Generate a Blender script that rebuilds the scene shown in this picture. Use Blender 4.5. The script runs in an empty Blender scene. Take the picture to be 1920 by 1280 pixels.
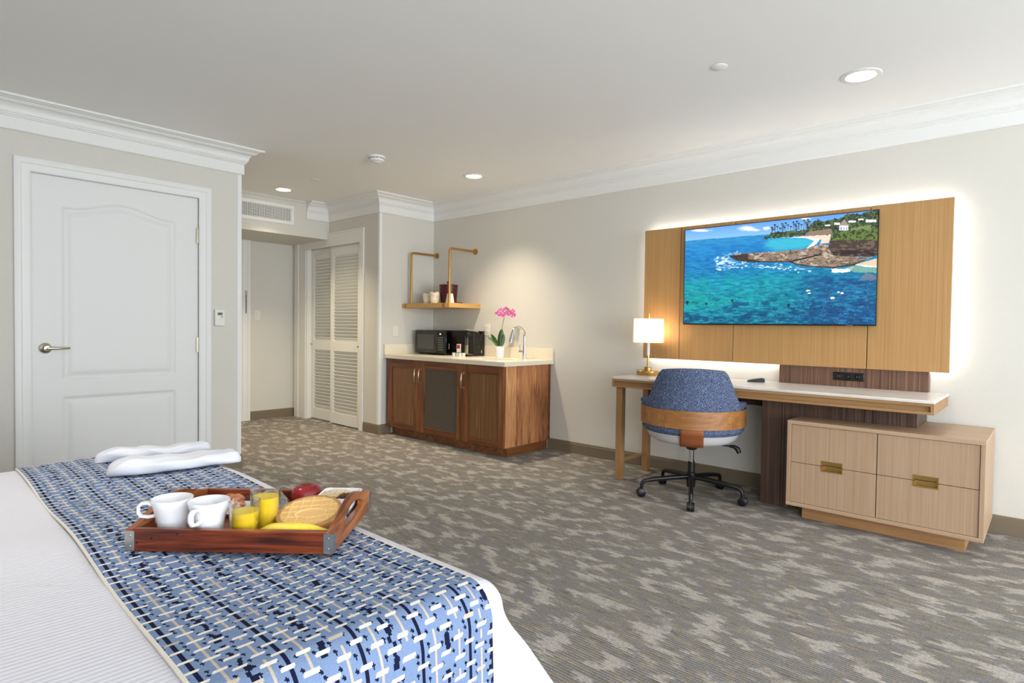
import bpy, bmesh, math, random
import numpy as np
from mathutils import Matrix, Vector

random.seed(7)
rng = np.random.default_rng(11)
PI = math.pi
scene = bpy.context.scene
C = scene.collection

# ------------------------------------------------------------------ camera
cam_data = bpy.data.cameras.new('camera')
cam = bpy.data.objects.new('camera', cam_data)
C.objects.link(cam)
cam_data.sensor_fit = 'HORIZONTAL'
cam_data.sensor_width = 36.0
cam_data.lens = 1118.06 / 1920.0 * 36.0
cam_data.clip_start = 0.02
_yaw, _pit, _rol = math.radians(42.2248), math.radians(1.3985), math.radians(0.7630)
_fw = Vector((-math.sin(_yaw) * math.cos(_pit), math.cos(_yaw) * math.cos(_pit), -math.sin(_pit)))
_rt = Vector((math.cos(_yaw), math.sin(_yaw), 0))
_up = _rt.cross(_fw)
_rt2 = _rt * math.cos(_rol) + _up * math.sin(_rol)
_up2 = -_rt * math.sin(_rol) + _up * math.cos(_rol)
cam.matrix_world = Matrix(((_rt2.x, _up2.x, -_fw.x, 0), (_rt2.y, _up2.y, -_fw.y, 0),
                           (_rt2.z, _up2.z, -_fw.z, 1.117), (0, 0, 0, 1)))
scene.camera = cam

# ------------------------------------------------------------------ world, exposure, daylight
world = bpy.data.worlds.new('daylight')
scene.world = world
world.use_nodes = True
wn = world.node_tree.nodes
wn['Background'].inputs[0].default_value = (0.75, 0.86, 1.0, 1)
wn['Background'].inputs[1].default_value = 1.2
scene.view_settings.view_transform = 'Standard'
scene.view_settings.look = 'None'
scene.view_settings.gamma = 1.0
scene.view_settings.use_curve_mapping = False
scene.view_settings.exposure = 0.80

def area_light(name, loc, rot, sx, sy, power, color):
    d = bpy.data.lights.new(name, 'AREA')
    d.shape = 'RECTANGLE'
    d.size, d.size_y = sx, sy
    d.energy = power
    d.color = color
    o = bpy.data.objects.new(name, d)
    o.location = loc
    o.rotation_euler = rot
    C.objects.link(o)
    return o
# daylight entering by the wide balcony window at the right end of the room
area_light('window_and_fill_light', (4.78, 1.5, 1.22), (0, math.radians(110), 0), 2.0, 4.9, 165, (0.90, 0.95, 1.0))
# added fill light behind the camera, further right, set in an invented second window
area_light('window_and_fill_light', (2.6, -1.23, 1.22), (math.radians(102), 0, 0), 3.4, 2.0, 58, (0.90, 0.95, 1.0))

# ------------------------------------------------------------------ mesh builder
class MB:
    def __init__(s):
        s.v, s.f = [], []
    def add(s, vs, fs):
        b = len(s.v)
        s.v.extend([tuple(map(float, q)) for q in vs])
        s.f.extend([tuple(b + i for i in q) for q in fs])
        return s
    def box(s, x0, x1, y0, y1, z0, z1):
        vs = [(x, y, z) for x in (x0, x1) for y in (y0, y1) for z in (z0, z1)]
        return s.add(vs, [(0, 1, 3, 2), (4, 6, 7, 5), (0, 4, 5, 1), (2, 3, 7, 6), (0, 2, 6, 4), (1, 5, 7, 3)])
    def tube(s, path, r, seg=12, closed=False, caps=True, flat=1.0):
        P = [Vector(p) for p in path]
        n = len(P)
        R = r if isinstance(r, (list, tuple)) else [r] * n
        T = []
        for i in range(n):
            a = P[i - 1] if (i > 0 or closed) else P[i]
            b = P[(i + 1) % n] if (i < n - 1 or closed) else P[i]
            T.append((b - a).normalized())
        ref = Vector((0, 0, 1)) if abs(T[0].z) < 0.9 else Vector((1, 0, 0))
        N = (ref - T[0] * ref.dot(T[0])).normalized()
        vs, fs = [], []
        for i in range(n):
            N = (N - T[i] * N.dot(T[i])).normalized()
            B = T[i].cross(N)
            for k in range(seg):
                a = 2 * PI * k / seg
                vs.append(P[i] + (N * math.cos(a) * flat + B * math.sin(a)) * R[i])
        m = n if closed else n - 1
        for i in range(m):
            j = (i + 1) % n
            for k in range(seg):
                l = (k + 1) % seg
                fs.append((i * seg + k, i * seg + l, j * seg + l, j * seg + k))
        if caps and not closed:
            fs.append(tuple(range(seg))[::-1])
            fs.append(tuple((n - 1) * seg + k for k in range(seg)))
        return s.add(vs, fs)
    def cyl(s, p0, p1, r0, r1=None, seg=24):
        return s.tube([p0, p1], [r0, r0 if r1 is None else r1], seg)
    def lathe(s, prof, seg=32, c=(0, 0, 0), sx=1.0, sy=1.0):
        vs, fs = [], []
        n = len(prof)
        for r, z in prof:
            r = max(r, 1e-5)
            for k in range(seg):
                a = 2 * PI * k / seg
                vs.append((c[0] + r * math.cos(a) * sx, c[1] + r * math.sin(a) * sy, c[2] + z))
        for i in range(n - 1):
            for k in range(seg):
                l = (k + 1) % seg
                fs.append((i * seg + k, i * seg + l, (i + 1) * seg + l, (i + 1) * seg + k))
        if prof[0][0] > 1e-4:
            fs.append(tuple(range(seg))[::-1])
        if prof[-1][0] > 1e-4:
            fs.append(tuple((n - 1) * seg + k for k in range(seg)))
        return s.add(vs, fs)
    def prism(s, poly, t0, t1, plane='xz'):
        # poly in the plane, extruded along the remaining axis between t0 and t1
        def P(a, b, t):
            return {'xz': (a, t, b), 'xy': (a, b, t), 'yz': (t, a, b)}[plane]
        n = len(poly)
        vs = [P(a, b, t0) for a, b in poly] + [P(a, b, t1) for a, b in poly]
        fs = [tuple(range(n))[::-1], tuple(range(n, 2 * n))]
        fs += [(i, (i + 1) % n, n + (i + 1) % n, n + i) for i in range(n)]
        return s.add(vs, fs)
    def grid(s, fn, nu, nv, closeu=False):
        vs = [fn(i / (nu if closeu else nu - 1), j / (nv - 1)) for i in range(nu) for j in range(nv)]
        fs = []
        for i in range(nu if closeu else nu - 1):
            k = (i + 1) % nu
            for j in range(nv - 1):
                fs.append((i * nv + j, k * nv + j, k * nv + j + 1, i * nv + j + 1))
        return s.add(vs, fs)
    def sphere(s, c, r, seg=16, rings=10, sc=(1, 1, 1)):
        prof = [(r * math.sin(PI * i / rings), -r * math.cos(PI * i / rings)) for i in range(rings + 1)]
        b = len(s.v)
        s.lathe(prof, seg)
        for i in range(b, len(s.v)):
            q = s.v[i]
            s.v[i] = (c[0] + q[0] * sc[0], c[1] + q[1] * sc[1], c[2] + q[2] * sc[2])
        return s
    def sweep(s, prof, path, caps=True):
        # profile (d off the wall to the left of the path, z); path in xy; mitred
        n = len(path)
        nr = []
        for i in range(n - 1):
            dx, dy = path[i + 1][0] - path[i][0], path[i + 1][1] - path[i][1]
            l = math.hypot(dx, dy)
            nr.append((-dy / l, dx / l))
        vs, fs = [], []
        for i in range(n):
            a = nr[max(i - 1, 0)]
            b = nr[min(i, n - 2)]
            k = 1 + a[0] * b[0] + a[1] * b[1]
            m = ((a[0] + b[0]) / k, (a[1] + b[1]) / k)
            for d, z in prof:
                vs.append((path[i][0] + m[0] * d, path[i][1] + m[1] * d, z))
        p = len(prof)
        for i in range(n - 1):
            for k in range(p):
                l = (k + 1) % p
                fs.append((i * p + k, i * p + l, (i + 1) * p + l, (i + 1) * p + k))
        if caps:
            fs.append(tuple(range(p)))
            fs.append(tuple((n - 1) * p + k for k in range(p))[::-1])
        return s.add(vs, fs)

def build(name, mb, m, parent=None, loc=(0, 0, 0), rot=(0, 0, 0), bevel=0, smooth=35, recalc=True, seg=2):
    me = bpy.data.meshes.new(name)
    me.from_pydata(mb.v, [], mb.f)
    if recalc:
        b = bmesh.new()
        b.from_mesh(me)
        bmesh.ops.recalc_face_normals(b, faces=b.faces)
        b.to_mesh(me)
        b.free()
    if smooth:
        me.polygons.foreach_set('use_smooth', [True] * len(me.polygons))
        me.set_sharp_from_angle(angle=math.radians(smooth))
    if m is not None:
        me.materials.append(m)
    o = bpy.data.objects.new(name, me)
    C.objects.link(o)
    o.location = loc
    o.rotation_euler = rot
    if parent is not None:
        o.parent = parent
    if bevel:
        md = o.modifiers.new('bevel', 'BEVEL')
        md.width = bevel
        md.segments = seg
        md.limit_method = 'ANGLE'
        md.angle_limit = math.radians(40)
    return o

def tag(o, label=None, cat=None, group=None, kind=None):
    if label: o['label'] = label
    if cat: o['category'] = cat
    if group: o['group'] = group
    if kind: o['kind'] = kind
    return o

def thing(name, label, cat, loc=(0, 0, 0), rotz=0.0, group=None, kind=None):
    o = bpy.data.objects.new(name, None)
    o.empty_display_size = 0.05
    C.objects.link(o)
    o.location = loc
    o.rotation_euler = (0, 0, rotz)
    return tag(o, label, cat, group, kind)

def wchild(name, mb, m, parent, **k):
    # part whose mesh is written in room coordinates, under a thing that may stand anywhere (no rotation)
    o = build(name, mb, m, parent, **k)
    o.location = Vector(o.location) - Vector(parent.location if parent.parent is None else parent.location + parent.parent.location)
    return o

def copy_tree(o, parent=None, **props):
    c = o.copy()
    C.objects.link(c)
    c.parent = parent
    for ch in list(o.children):
        copy_tree(ch, c)
    for k, v in props.items():
        c[k] = v
    return c

def struct(name, mb, m, **k):
    return tag(build(name, mb, m, **k), kind='structure')

# ------------------------------------------------------------------ materials
def lin(c):
    return tuple(((x / 255.0) / 12.92 if x / 255.0 <= 0.04045 else ((x / 255.0 + 0.055) / 1.055) ** 2.4) for x in c) + (1.0,)

def mat(name, col, rough=0.5, metal=0.0, spec=0.5, **kw):
    m = bpy.data.materials.new(name)
    m.use_nodes = True
    p = m.node_tree.nodes['Principled BSDF']
    p.inputs['Base Color'].default_value = lin(col) if max(col) > 1 else tuple(col) + (1,)
    p.inputs['Roughness'].default_value = rough
    p.inputs['Metallic'].default_value = metal
    p.inputs['Specular IOR Level'].default_value = spec
    for k, v in kw.items():
        p.inputs[k.replace('_', ' ')].default_value = v
    return m

class NT:
    def __init__(s, m):
        s.t = m.node_tree
        s.n = s.t.nodes
        s.p = s.n['Principled BSDF']
    def new(s, kind, **kw):
        n = s.n.new(kind)
        for k, v in kw.items():
            setattr(n, k, v)
        return n
    def link(s, a, b):
        s.t.links.new(a, b)
    def set(s, sock, v):
        if hasattr(v, 'is_output') or isinstance(v, bpy.types.NodeSocket):
            s.link(v, sock)
        else:
            sock.default_value = v
    def coord(s, scale=(1, 1, 1), rot=(0, 0, 0), kind='Object'):
        tc = s.new('ShaderNodeTexCoord')
        mp = s.new('ShaderNodeMapping')
        mp.inputs['Scale'].default_value = scale
        mp.inputs['Rotation'].default_value = rot
        s.link(tc.outputs[kind], mp.inputs['Vector'])
        return mp.outputs['Vector']
    def noise(s, vec, scale, detail=3.0, rough=0.5, dist=0.0):
        n = s.new('ShaderNodeTexNoise')
        s.link(vec, n.inputs['Vector'])
        n.inputs['Scale'].default_value = scale
        n.inputs['Detail'].default_value = detail
        n.inputs['Roughness'].default_value = rough
        n.inputs['Distortion'].default_value = dist
        return n.outputs['Fac']
    def math(s, op, a, b=0.0, c=None):
        n = s.new('ShaderNodeMath', operation=op)
        s.set(n.inputs[0], a)
        s.set(n.inputs[1], b)
        if c is not None:
            s.set(n.inputs[2], c)
        return n.outputs[0]
    def sep(s, vec):
        n = s.new('ShaderNodeSeparateXYZ')
        s.link(vec, n.inputs[0])
        return n.outputs
    def comb(s, x, y, z):
        n = s.new('ShaderNodeCombineXYZ')
        for i, q in enumerate((x, y, z)):
            s.set(n.inputs[i], q)
        return n.outputs[0]
    def ramp(s, fac, stops, interp='LINEAR'):
        n = s.new('ShaderNodeValToRGB')
        n.color_ramp.interpolation = interp
        e = n.color_ramp.elements
        while len(e) < len(stops):
            e.new(0.5)
        for q, (pos, col) in zip(e, stops):
            q.position = pos
            q.color = lin(col) if max(col) > 1 else tuple(col) + (1,)
        s.link(fac, n.inputs[0])
        return n.outputs[0]
    def mix(s, fac, a, b, blend='MIX'):
        n = s.new('ShaderNodeMix', data_type='RGBA', blend_type=blend)
        s.set(n.inputs[0], fac)
        s.set(n.inputs[6], a)
        s.set(n.inputs[7], b)
        return n.outputs[2]
    def bump(s, h, strength=0.3, dist=0.01):
        n = s.new('ShaderNodeBump')
        n.inputs['Strength'].default_value = strength
        n.inputs['Distance'].default_value = dist
        s.link(h, n.inputs['Height'])
        s.link(n.outputs[0], s.p.inputs['Normal'])

def wood(name, stops, grain='z', across=60.0, along=3.0, rough=0.42, fine=0.35, detail=5, dist=0.6, big=0.0, con=0.62):
    m = mat(name, (0.5, 0.3, 0.2), rough)
    t = NT(m)
    sc = [across] * 3
    sc['xyz'.index(grain)] = along
    v = t.coord(tuple(sc))
    f = t.noise(v, 1.0, detail, 0.6, dist)
    if big:
        sc2 = [across * 0.16] * 3
        sc2['xyz'.index(grain)] = along * 0.4
        g = t.noise(t.coord(tuple(sc2)), 1.0, 2, 0.5, 1.2)
        f = t.math('ADD', t.math('MULTIPLY', f, 1 - big), t.math('MULTIPLY', g, big))
    col = t.ramp(f, [(0.5 + (p - 0.5) * con, c) for p, c in stops])
    sc3 = [across * 6] * 3
    sc3['xyz'.index(grain)] = along * 5
    h = t.noise(t.coord(tuple(sc3)), 1.0, 2)
    dark = t.math('MULTIPLY_ADD', h, fine, 1 - fine * 0.5)
    col = t.mix(1.0, col, t.comb(dark, dark, dark), 'MULTIPLY')
    t.link(col, t.p.inputs['Base Color'])
    t.bump(h, 0.08, 0.002)
    return m

# painted and papered surfaces
def wallpaper(name, col):
    m = mat(name, col, 0.75, spec=0.25)
    t = NT(m)
    a = t.noise(t.coord((30, 30, 260)), 1.0, 2)
    b = t.noise(t.coord((260, 260, 30)), 1.0, 2)
    h = t.math('ADD', a, b)
    k = t.math('MULTIPLY_ADD', h, 0.05, 0.95)
    t.link(t.mix(1.0, lin(col), t.comb(k, k, k), 'MULTIPLY'), t.p.inputs['Base Color'])
    t.bump(h, 0.12, 0.002)
    return m
M = {}
M['wall'] = wallpaper('wall_paper', (213, 210, 201))
M['ceiling'] = mat('ceiling_paint', (246, 246, 244), 0.85, spec=0.2)
t = NT(M['ceiling']); t.bump(t.noise(t.coord((90, 90, 90)), 1.0, 4), 0.06, 0.003)
M['white'] = mat('white_paint', (232, 232, 229), 0.42, spec=0.4)
M['door_white'] = mat('door_paint', (228, 228, 226), 0.45, spec=0.35)
M['closet_white'] = mat('closet_paint', (232, 231, 224), 0.5, spec=0.35)
M['base'] = mat('baseboard_vinyl', (122, 108, 88), 0.5)
M['plastic_white'] = mat('white_plastic', (225, 224, 216), 0.4)
M['black'] = mat('black_plastic', (13, 13, 14), 0.4)
M['black_gloss'] = mat('black_gloss', (6, 6, 7), 0.12, spec=0.6)
M['dark'] = mat('dark_gap', (24, 18, 14), 0.8)
M['steel'] = mat('brushed_steel', (190, 190, 188), 0.28, 1.0)
M['chrome'] = mat('chrome', (225, 225, 228), 0.08, 1.0)
M['nickel'] = mat('satin_nickel', (190, 184, 162), 0.18, 1.0)
M['brass'] = mat('brushed_brass', (196, 158, 92), 0.3, 1.0)
M['brass_pull'] = mat('brass_pull', (186, 152, 92), 0.35, 0.85)
M['bronze'] = mat('gold_rod', (186, 140, 74), 0.35, 0.75)
M['champagne'] = mat('champagne_metal', (214, 190, 158), 0.22, 1.0)

# oak panel behind the television, chest and desk woods
M['oak'] = wood('oak_panel', [(0.25, (166, 125, 75)), (0.5, (180, 139, 87)), (0.75, (192, 152, 100))], 'z', 140, 1.2, 0.45, 0.16, con=1.0)
M['oak_pale'] = wood('pale_oak', [(0.25, (164, 134, 104)), (0.5, (178, 148, 118)), (0.8, (190, 162, 132))], 'z', 140, 1.2, 0.45, 0.18, con=1.0)
M['oak_pale_x'] = wood('pale_oak_flat', [(0.25, (170, 138, 108)), (0.5, (186, 156, 126)), (0.8, (200, 172, 142))], 'x', 70, 1.0, 0.42, 0.16, con=0.9)
M['oak_plinth'] = wood('plinth_oak', [(0.2, (150, 108, 68)), (0.5, (172, 128, 84)), (0.8, (190, 148, 102))], 'x', 40, 1.4, 0.45, 0.2, big=0.3)
M['oak_desk_x'] = wood('desk_oak', [(0.2, (142, 104, 64)), (0.5, (164, 124, 80)), (0.8, (180, 142, 98))], 'x', 60, 1.5, 0.45, 0.2, con=0.9)
M['oak_desk_z'] = wood('desk_leg_oak', [(0.2, (138, 98, 58)), (0.5, (160, 118, 74)), (0.8, (176, 136, 92))], 'z', 60, 1.5, 0.45, 0.2, con=0.9)
M['zebra'] = wood('striped_walnut', [(0.3, (74, 52, 40)), (0.45, (118, 86, 68)), (0.55, (98, 70, 54)), (0.7, (142, 108, 86))], 'z', 150, 0.8, 0.5, 0.3)
M['zebra_dark'] = wood('dark_striped_walnut', [(0.3, (50, 35, 28)), (0.5, (84, 62, 50)), (0.7, (104, 80, 66))], 'z', 150, 0.8, 0.5, 0.3)
M['stone'] = mat('white_stone', (226, 218, 210), 0.28)
t = NT(M['stone']); t.link(t.ramp(t.noise(t.coord((6, 6, 6)), 1.0, 5, 0.6, 1.0), [(0.3, (216, 206, 196)), (0.7, (234, 228, 222))]), t.p.inputs['Base Color'])
M['quartz'] = mat('cream_quartz', (226, 214, 184), 0.25)
t = NT(M['quartz']); t.link(t.ramp(t.noise(t.coord((180, 180, 180)), 1.0, 3), [(0.3, (226, 215, 190)), (0.7, (240, 232, 212))]), t.p.inputs['Base Color'])
# walnut of the wet bar
WAL = [(0.2, (78, 42, 20)), (0.42, (112, 64, 32)), (0.6, (134, 82, 44)), (0.8, (152, 100, 58))]
M['walnut_z'] = wood('walnut_upright', WAL, 'z', 45, 1.6, 0.35, 0.35, big=0.35, con=.45)
M['walnut_x'] = wood('walnut_rail', [(0.2, (74, 36, 18)), (0.5, (108, 58, 28)), (0.8, (134, 78, 40))], 'x', 45, 1.6, 0.35, 0.35, big=0.3, con=.45)
M['walnut_panel'] = wood('walnut_panel', [(0.2, (66, 40, 22)), (0.45, (128, 88, 50)), (0.6, (108, 68, 36)), (0.8, (156, 114, 72))], 'z', 50, 0.8, 0.38, 0.35, big=0.3, con=.5)
M['walnut_b1'] = wood('walnut_board_light', [(0.2, (158, 102, 62)), (0.5, (196, 138, 90)), (0.8, (220, 168, 116))], 'z', 26, 2.2, 0.38, 0.3, 5, 1.6, 0.4, con=.45)
M['walnut_b2'] = wood('walnut_board_red', [(0.2, (122, 72, 40)), (0.5, (178, 118, 74)), (0.8, (208, 152, 102))], 'z', 26, 2.6, 0.38, 0.3, 5, 2.0, 0.4, con=.45)
M['walnut_b3'] = wood('walnut_board_dark', [(0.2, (112, 66, 36)), (0.5, (166, 108, 66)), (0.8, (196, 138, 90))], 'z', 26, 2.4, 0.38, 0.3, 5, 1.8, 0.4, con=.45)
M['walnut_toe'] = wood('walnut_toe_kick', [(0.2, (88, 48, 24)), (0.5, (128, 78, 42)), (0.8, (156, 104, 62))], 'y', 40, 2.0, 0.4, 0.3, big=0.3)
M['shelf_gold'] = mat('gold_shelf', (204, 160, 96), 0.4, 0.25)
M['tray_x'] = wood('tray_acacia', [(0.15, (54, 18, 8)), (0.4, (104, 42, 18)), (0.6, (132, 60, 28)), (0.85, (160, 90, 48))], 'x', 60, 4, 0.3, 0.3, 5, 1.2, 0.45, con=.42)
M['tray_y'] = wood('tray_acacia_end', [(0.15, (78, 34, 14)), (0.4, (122, 64, 30)), (0.6, (146, 84, 44)), (0.85, (172, 112, 64))], 'y', 60, 5, 0.3, 0.3, 5, 1.2, 0.45, con=.42)
M['chair_wood'] = wood('chair_band_wood', [(0.2, (132, 84, 40)), (0.5, (160, 108, 58)), (0.8, (180, 130, 76))], 'x', 30, 2.0, 0.35, 0.15, 4, 1.0, 0.3)

# carpet: loops tufted in rows along x, pale broken blocks over taupe, blue-grey and tan yarns
M['carpet'] = mat('carpet', (120, 110, 98), 0.95, spec=0.1)
t = NT(M['carpet'])
co = t.coord((1, 1, 1))
X, Y, Z = t.sep(co)
rib = 0.0135
row = t.math('FLOOR', t.math('DIVIDE', Y, rib))
wn_ = t.new('ShaderNodeTexWhiteNoise', noise_dimensions='1D')
t.link(row, wn_.inputs['W'])
rr = wn_.outputs['Value']
xs = t.math('ADD', t.math('MULTIPLY', X, 9.0), t.math('MULTIPLY', rr, 60.0))
yarn = t.noise(t.comb(xs, t.math('MULTIPLY', row, 3.7), 0.0), 1.0, 3, 0.6)
base = t.ramp(yarn, [(0.28, (122, 115, 106)), (0.43, (146, 139, 128)), (0.5, (139, 138, 139)), (0.57, (154, 144, 130)), (0.72, (170, 163, 152))])
# pale blocks: stepped in y so that their edges are jagged along the rows
by = t.math('MULTIPLY', t.math('FLOOR', t.math('DIVIDE', Y, 0.027)), 0.027)
jit = t.math('MULTIPLY', rr, 0.05)
pv = t.comb(t.math('MULTIPLY', t.math('ADD', X, jit), 8.2), t.math('MULTIPLY', by, 12.5), 0.0)
patch = t.noise(pv, 1.0, 1.2, 0.45)
fray = t.noise(t.comb(t.math('MULTIPLY', X, 60), t.math('MULTIPLY', Y, 90), 0.0), 1.0, 2)
pm = t.math('ADD', patch, t.math('MULTIPLY', t.math('SUBTRACT', fray, 0.5), 0.16))
mr = t.new('ShaderNodeMapRange', interpolation_type='SMOOTHSTEP')
t.link(pm, mr.inputs[0]); mr.inputs[1].default_value = 0.515; mr.inputs[2].default_value = 0.635
pale = t.ramp(fray, [(0.3, (180, 172, 163)), (0.7, (208, 201, 192))])
col = t.mix(t.math('MULTIPLY', mr.outputs[0], 0.66), base, pale)
pile = t.noise(t.comb(t.math('MULTIPLY', X, 160), t.math('MULTIPLY', Y, 160), 0.0), 1.0, 2, 0.7)
pk = t.math('MULTIPLY_ADD', pile, 1.5, 0.27)
col = t.mix(1.0, col, t.comb(pk, pk, pk), 'MULTIPLY')
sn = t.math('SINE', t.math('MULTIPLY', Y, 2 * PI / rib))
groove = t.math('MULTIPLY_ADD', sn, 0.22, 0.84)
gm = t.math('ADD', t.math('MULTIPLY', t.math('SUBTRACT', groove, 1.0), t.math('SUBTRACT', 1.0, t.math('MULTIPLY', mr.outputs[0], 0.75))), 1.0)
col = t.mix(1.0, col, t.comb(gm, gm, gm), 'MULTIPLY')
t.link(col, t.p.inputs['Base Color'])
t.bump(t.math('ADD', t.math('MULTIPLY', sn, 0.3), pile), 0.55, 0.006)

# linens
M['linen'] = mat('white_coverlet', (236, 235, 240), 0.8, spec=0.2)
t = NT(M['linen'])
lx = t.sep(t.coord((1, 1, 1)))[0]
st = t.math('SINE', t.math('MULTIPLY', lx, 2 * PI / 0.0125))
k = t.math('MULTIPLY_ADD', st, 0.035, 0.965)
t.link(t.mix(1.0, lin((222, 221, 228)), t.comb(k, k, k), 'MULTIPLY'), t.p.inputs['Base Color'])
t.bump(st, 0.12, 0.002)
M['cotton'] = mat('white_cotton', (226, 228, 236), 0.85, spec=0.15)
t = NT(M['cotton']); t.bump(t.noise(t.coord((14, 14, 14)), 1.0, 4, 0.6, 0.6), 0.25, 0.01)
M['runner'] = mat('woven_runner', (120, 140, 170), 0.9, spec=0.12)
t = NT(M['runner'])
at = t.new('ShaderNodeAttribute', attribute_name='weave')
kn = t.noise(t.coord((320, 320, 320)), 1.0, 2)
k = t.math('MULTIPLY_ADD', kn, 0.35, 0.82)
t.link(t.mix(1.0, at.outputs['Color'], t.comb(k, k, k), 'MULTIPLY'), t.p.inputs['Base Color'])
t.bump(kn, 0.4, 0.003)
M['runner_edge'] = mat('runner_hem', (226, 220, 206), 0.85)
# chair cloth
M['chair_cloth'] = mat('heather_blue_cloth', (96, 108, 140), 0.95, spec=0.1)
t = NT(M['chair_cloth'])
n1 = t.noise(t.coord((230, 230, 230)), 1.0, 2, 0.7)
t.link(t.ramp(n1, [(0.34, (26, 34, 56)), (0.46, (68, 80, 108)), (0.56, (94, 106, 136)), (0.68, (166, 174, 192))]), t.p.inputs['Base Color'])
t.bump(n1, 0.4, 0.003)
M['vinyl'] = mat('pale_grey_vinyl', (206, 204, 204), 0.45)
M['leather'] = mat('tan_leather', (142, 78, 40), 0.5)
t = NT(M['leather']); t.bump(t.noise(t.coord((180, 180, 180)), 1.0, 3), 0.2, 0.002)
# crockery and food
M['ceramic'] = mat('white_ceramic', (238, 238, 242), 0.15, spec=0.6)
def thin_glass(name, tint, edge, rough):
    m = bpy.data.materials.new(name)
    m.use_nodes = True
    nt = m.node_tree
    nt.nodes.remove(nt.nodes['Principled BSDF'])
    tr = nt.nodes.new('ShaderNodeBsdfTransparent'); tr.inputs[0].default_value = tint + (1,)
    gl = nt.nodes.new('ShaderNodeBsdfGlossy'); gl.inputs['Roughness'].default_value = rough
    lw = nt.nodes.new('ShaderNodeLayerWeight'); lw.inputs[0].default_value = edge
    mx = nt.nodes.new('ShaderNodeMixShader')
    nt.links.new(lw.outputs['Facing'], mx.inputs[0]); nt.links.new(tr.outputs[0], mx.inputs[1]); nt.links.new(gl.outputs[0], mx.inputs[2])
    nt.links.new(mx.outputs[0], nt.nodes['Material Output'].inputs[0])
    return m
M['glass'] = thin_glass('clear_glass', (0.97, 0.98, 0.98), 0.24, 0.03)
M['clear_plastic'] = thin_glass('clear_plastic', (0.90, 0.93, 0.95), 0.32, 0.12)
M['juice'] = mat('orange_juice', (252, 212, 48), 0.3, 0.0, 0.4, Subsurface_Weight=0.7)
M['juice'].node_tree.nodes['Principled BSDF'].inputs['Subsurface Radius'].default_value = (0.02, 0.012, 0.003)
M['banana'] = mat('banana_skin', (244, 216, 72), 0.5)
t = NT(M['banana']); t.link(t.ramp(t.noise(t.coord((60, 60, 60)), 1.0, 4, 0.6), [(0.2, (206, 178, 60)), (0.4, (243, 215, 70)), (0.72, (248, 226, 92)), (0.83, (130, 92, 30))]), t.p.inputs['Base Color'])
M['waffle'] = mat('waffle', (222, 164, 84), 0.75)
t = NT(M['waffle']); wf = t.noise(t.coord((55, 55, 55)), 1.0, 4, 0.6)
t.link(t.ramp(wf, [(0.3, (230, 172, 94)), (0.55, (238, 188, 110)), (0.75, (244, 200, 128))]), t.p.inputs['Base Color']); t.bump(wf, 0.08, 0.002)
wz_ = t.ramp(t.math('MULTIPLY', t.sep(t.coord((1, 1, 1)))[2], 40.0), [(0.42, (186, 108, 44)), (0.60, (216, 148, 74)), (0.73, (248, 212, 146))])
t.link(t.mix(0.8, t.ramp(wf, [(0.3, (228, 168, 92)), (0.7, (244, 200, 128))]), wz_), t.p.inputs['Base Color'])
M['apple'] = mat('apple_skin', (136, 14, 22), 0.25, spec=0.5)
t = NT(M['apple']); t.link(t.ramp(t.noise(t.coord((40, 40, 12)), 1.0, 4), [(0.3, (104, 8, 18)), (0.6, (150, 20, 28)), (0.85, (186, 74, 50))]), t.p.inputs['Base Color'])
M['oats'] = mat('oat_clusters', (226, 204, 164), 0.85)
t = NT(M['oats']); t.link(t.ramp(t.noise(t.coord((160, 160, 160)), 1.0, 3), [(0.3, (196, 164, 116)), (0.6, (234, 216, 182))]), t.p.inputs['Base Color'])
M['raisin'] = mat('raisins', (88, 42, 20), 0.5)
M['pastry'] = mat('pastry_crust', (184, 106, 60), 0.7)
t = NT(M['pastry']); t.link(t.ramp(t.noise(t.coord((70, 70, 70)), 1.0, 4), [(0.3, (150, 74, 40)), (0.65, (206, 132, 84))]), t.p.inputs['Base Color'])
M['fruit'] = mat('jam_fruit', (196, 96, 60), 0.4)
t = NT(M['fruit']); t.link(t.ramp(t.noise(t.coord((90, 90, 90)), 1.0, 2), [(0.35, (120, 30, 50)), (0.5, (214, 110, 60)), (0.65, (226, 190, 110))]), t.p.inputs['Base Color'])
M['maroon'] = mat('maroon_leatherette', (72, 14, 22), 0.35)
M['paper'] = mat('paper_wrap', (232, 222, 198), 0.7)
t = NT(M['paper']); t.link(t.ramp(t.noise(t.coord((60, 60, 18)), 1.0, 3), [(0.3, (206, 188, 150)), (0.5, (236, 228, 206)), (0.8, (244, 240, 228))]), t.p.inputs['Base Color'])
M['leaf'] = mat('orchid_leaf', (36, 74, 40), 0.35)
M['leaf_light'] = mat('orchid_leaf_young', (92, 128, 58), 0.4)
M['stem'] = mat('orchid_stem', (110, 104, 84), 0.6)
M['petal'] = mat('orchid_petal', (226, 120, 168), 0.6, Subsurface_Weight=0.1)
t = NT(M['petal']); t.link(t.ramp(t.noise(t.coord((30, 30, 30)), 1.0, 2), [(0.3, (210, 84, 110)), (0.55, (226, 126, 186)), (0.8, (244, 190, 220))]), t.p.inputs['Base Color'])
M['moss'] = mat('bark_mulch', (120, 92, 66), 0.95)
M['red'] = mat('red_print', (176, 30, 48), 0.5)
M['lcd'] = mat('lcd_grey', (92, 94, 90), 0.3)
M['button_grey'] = mat('button_grey', (120, 120, 112), 0.5)

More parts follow.
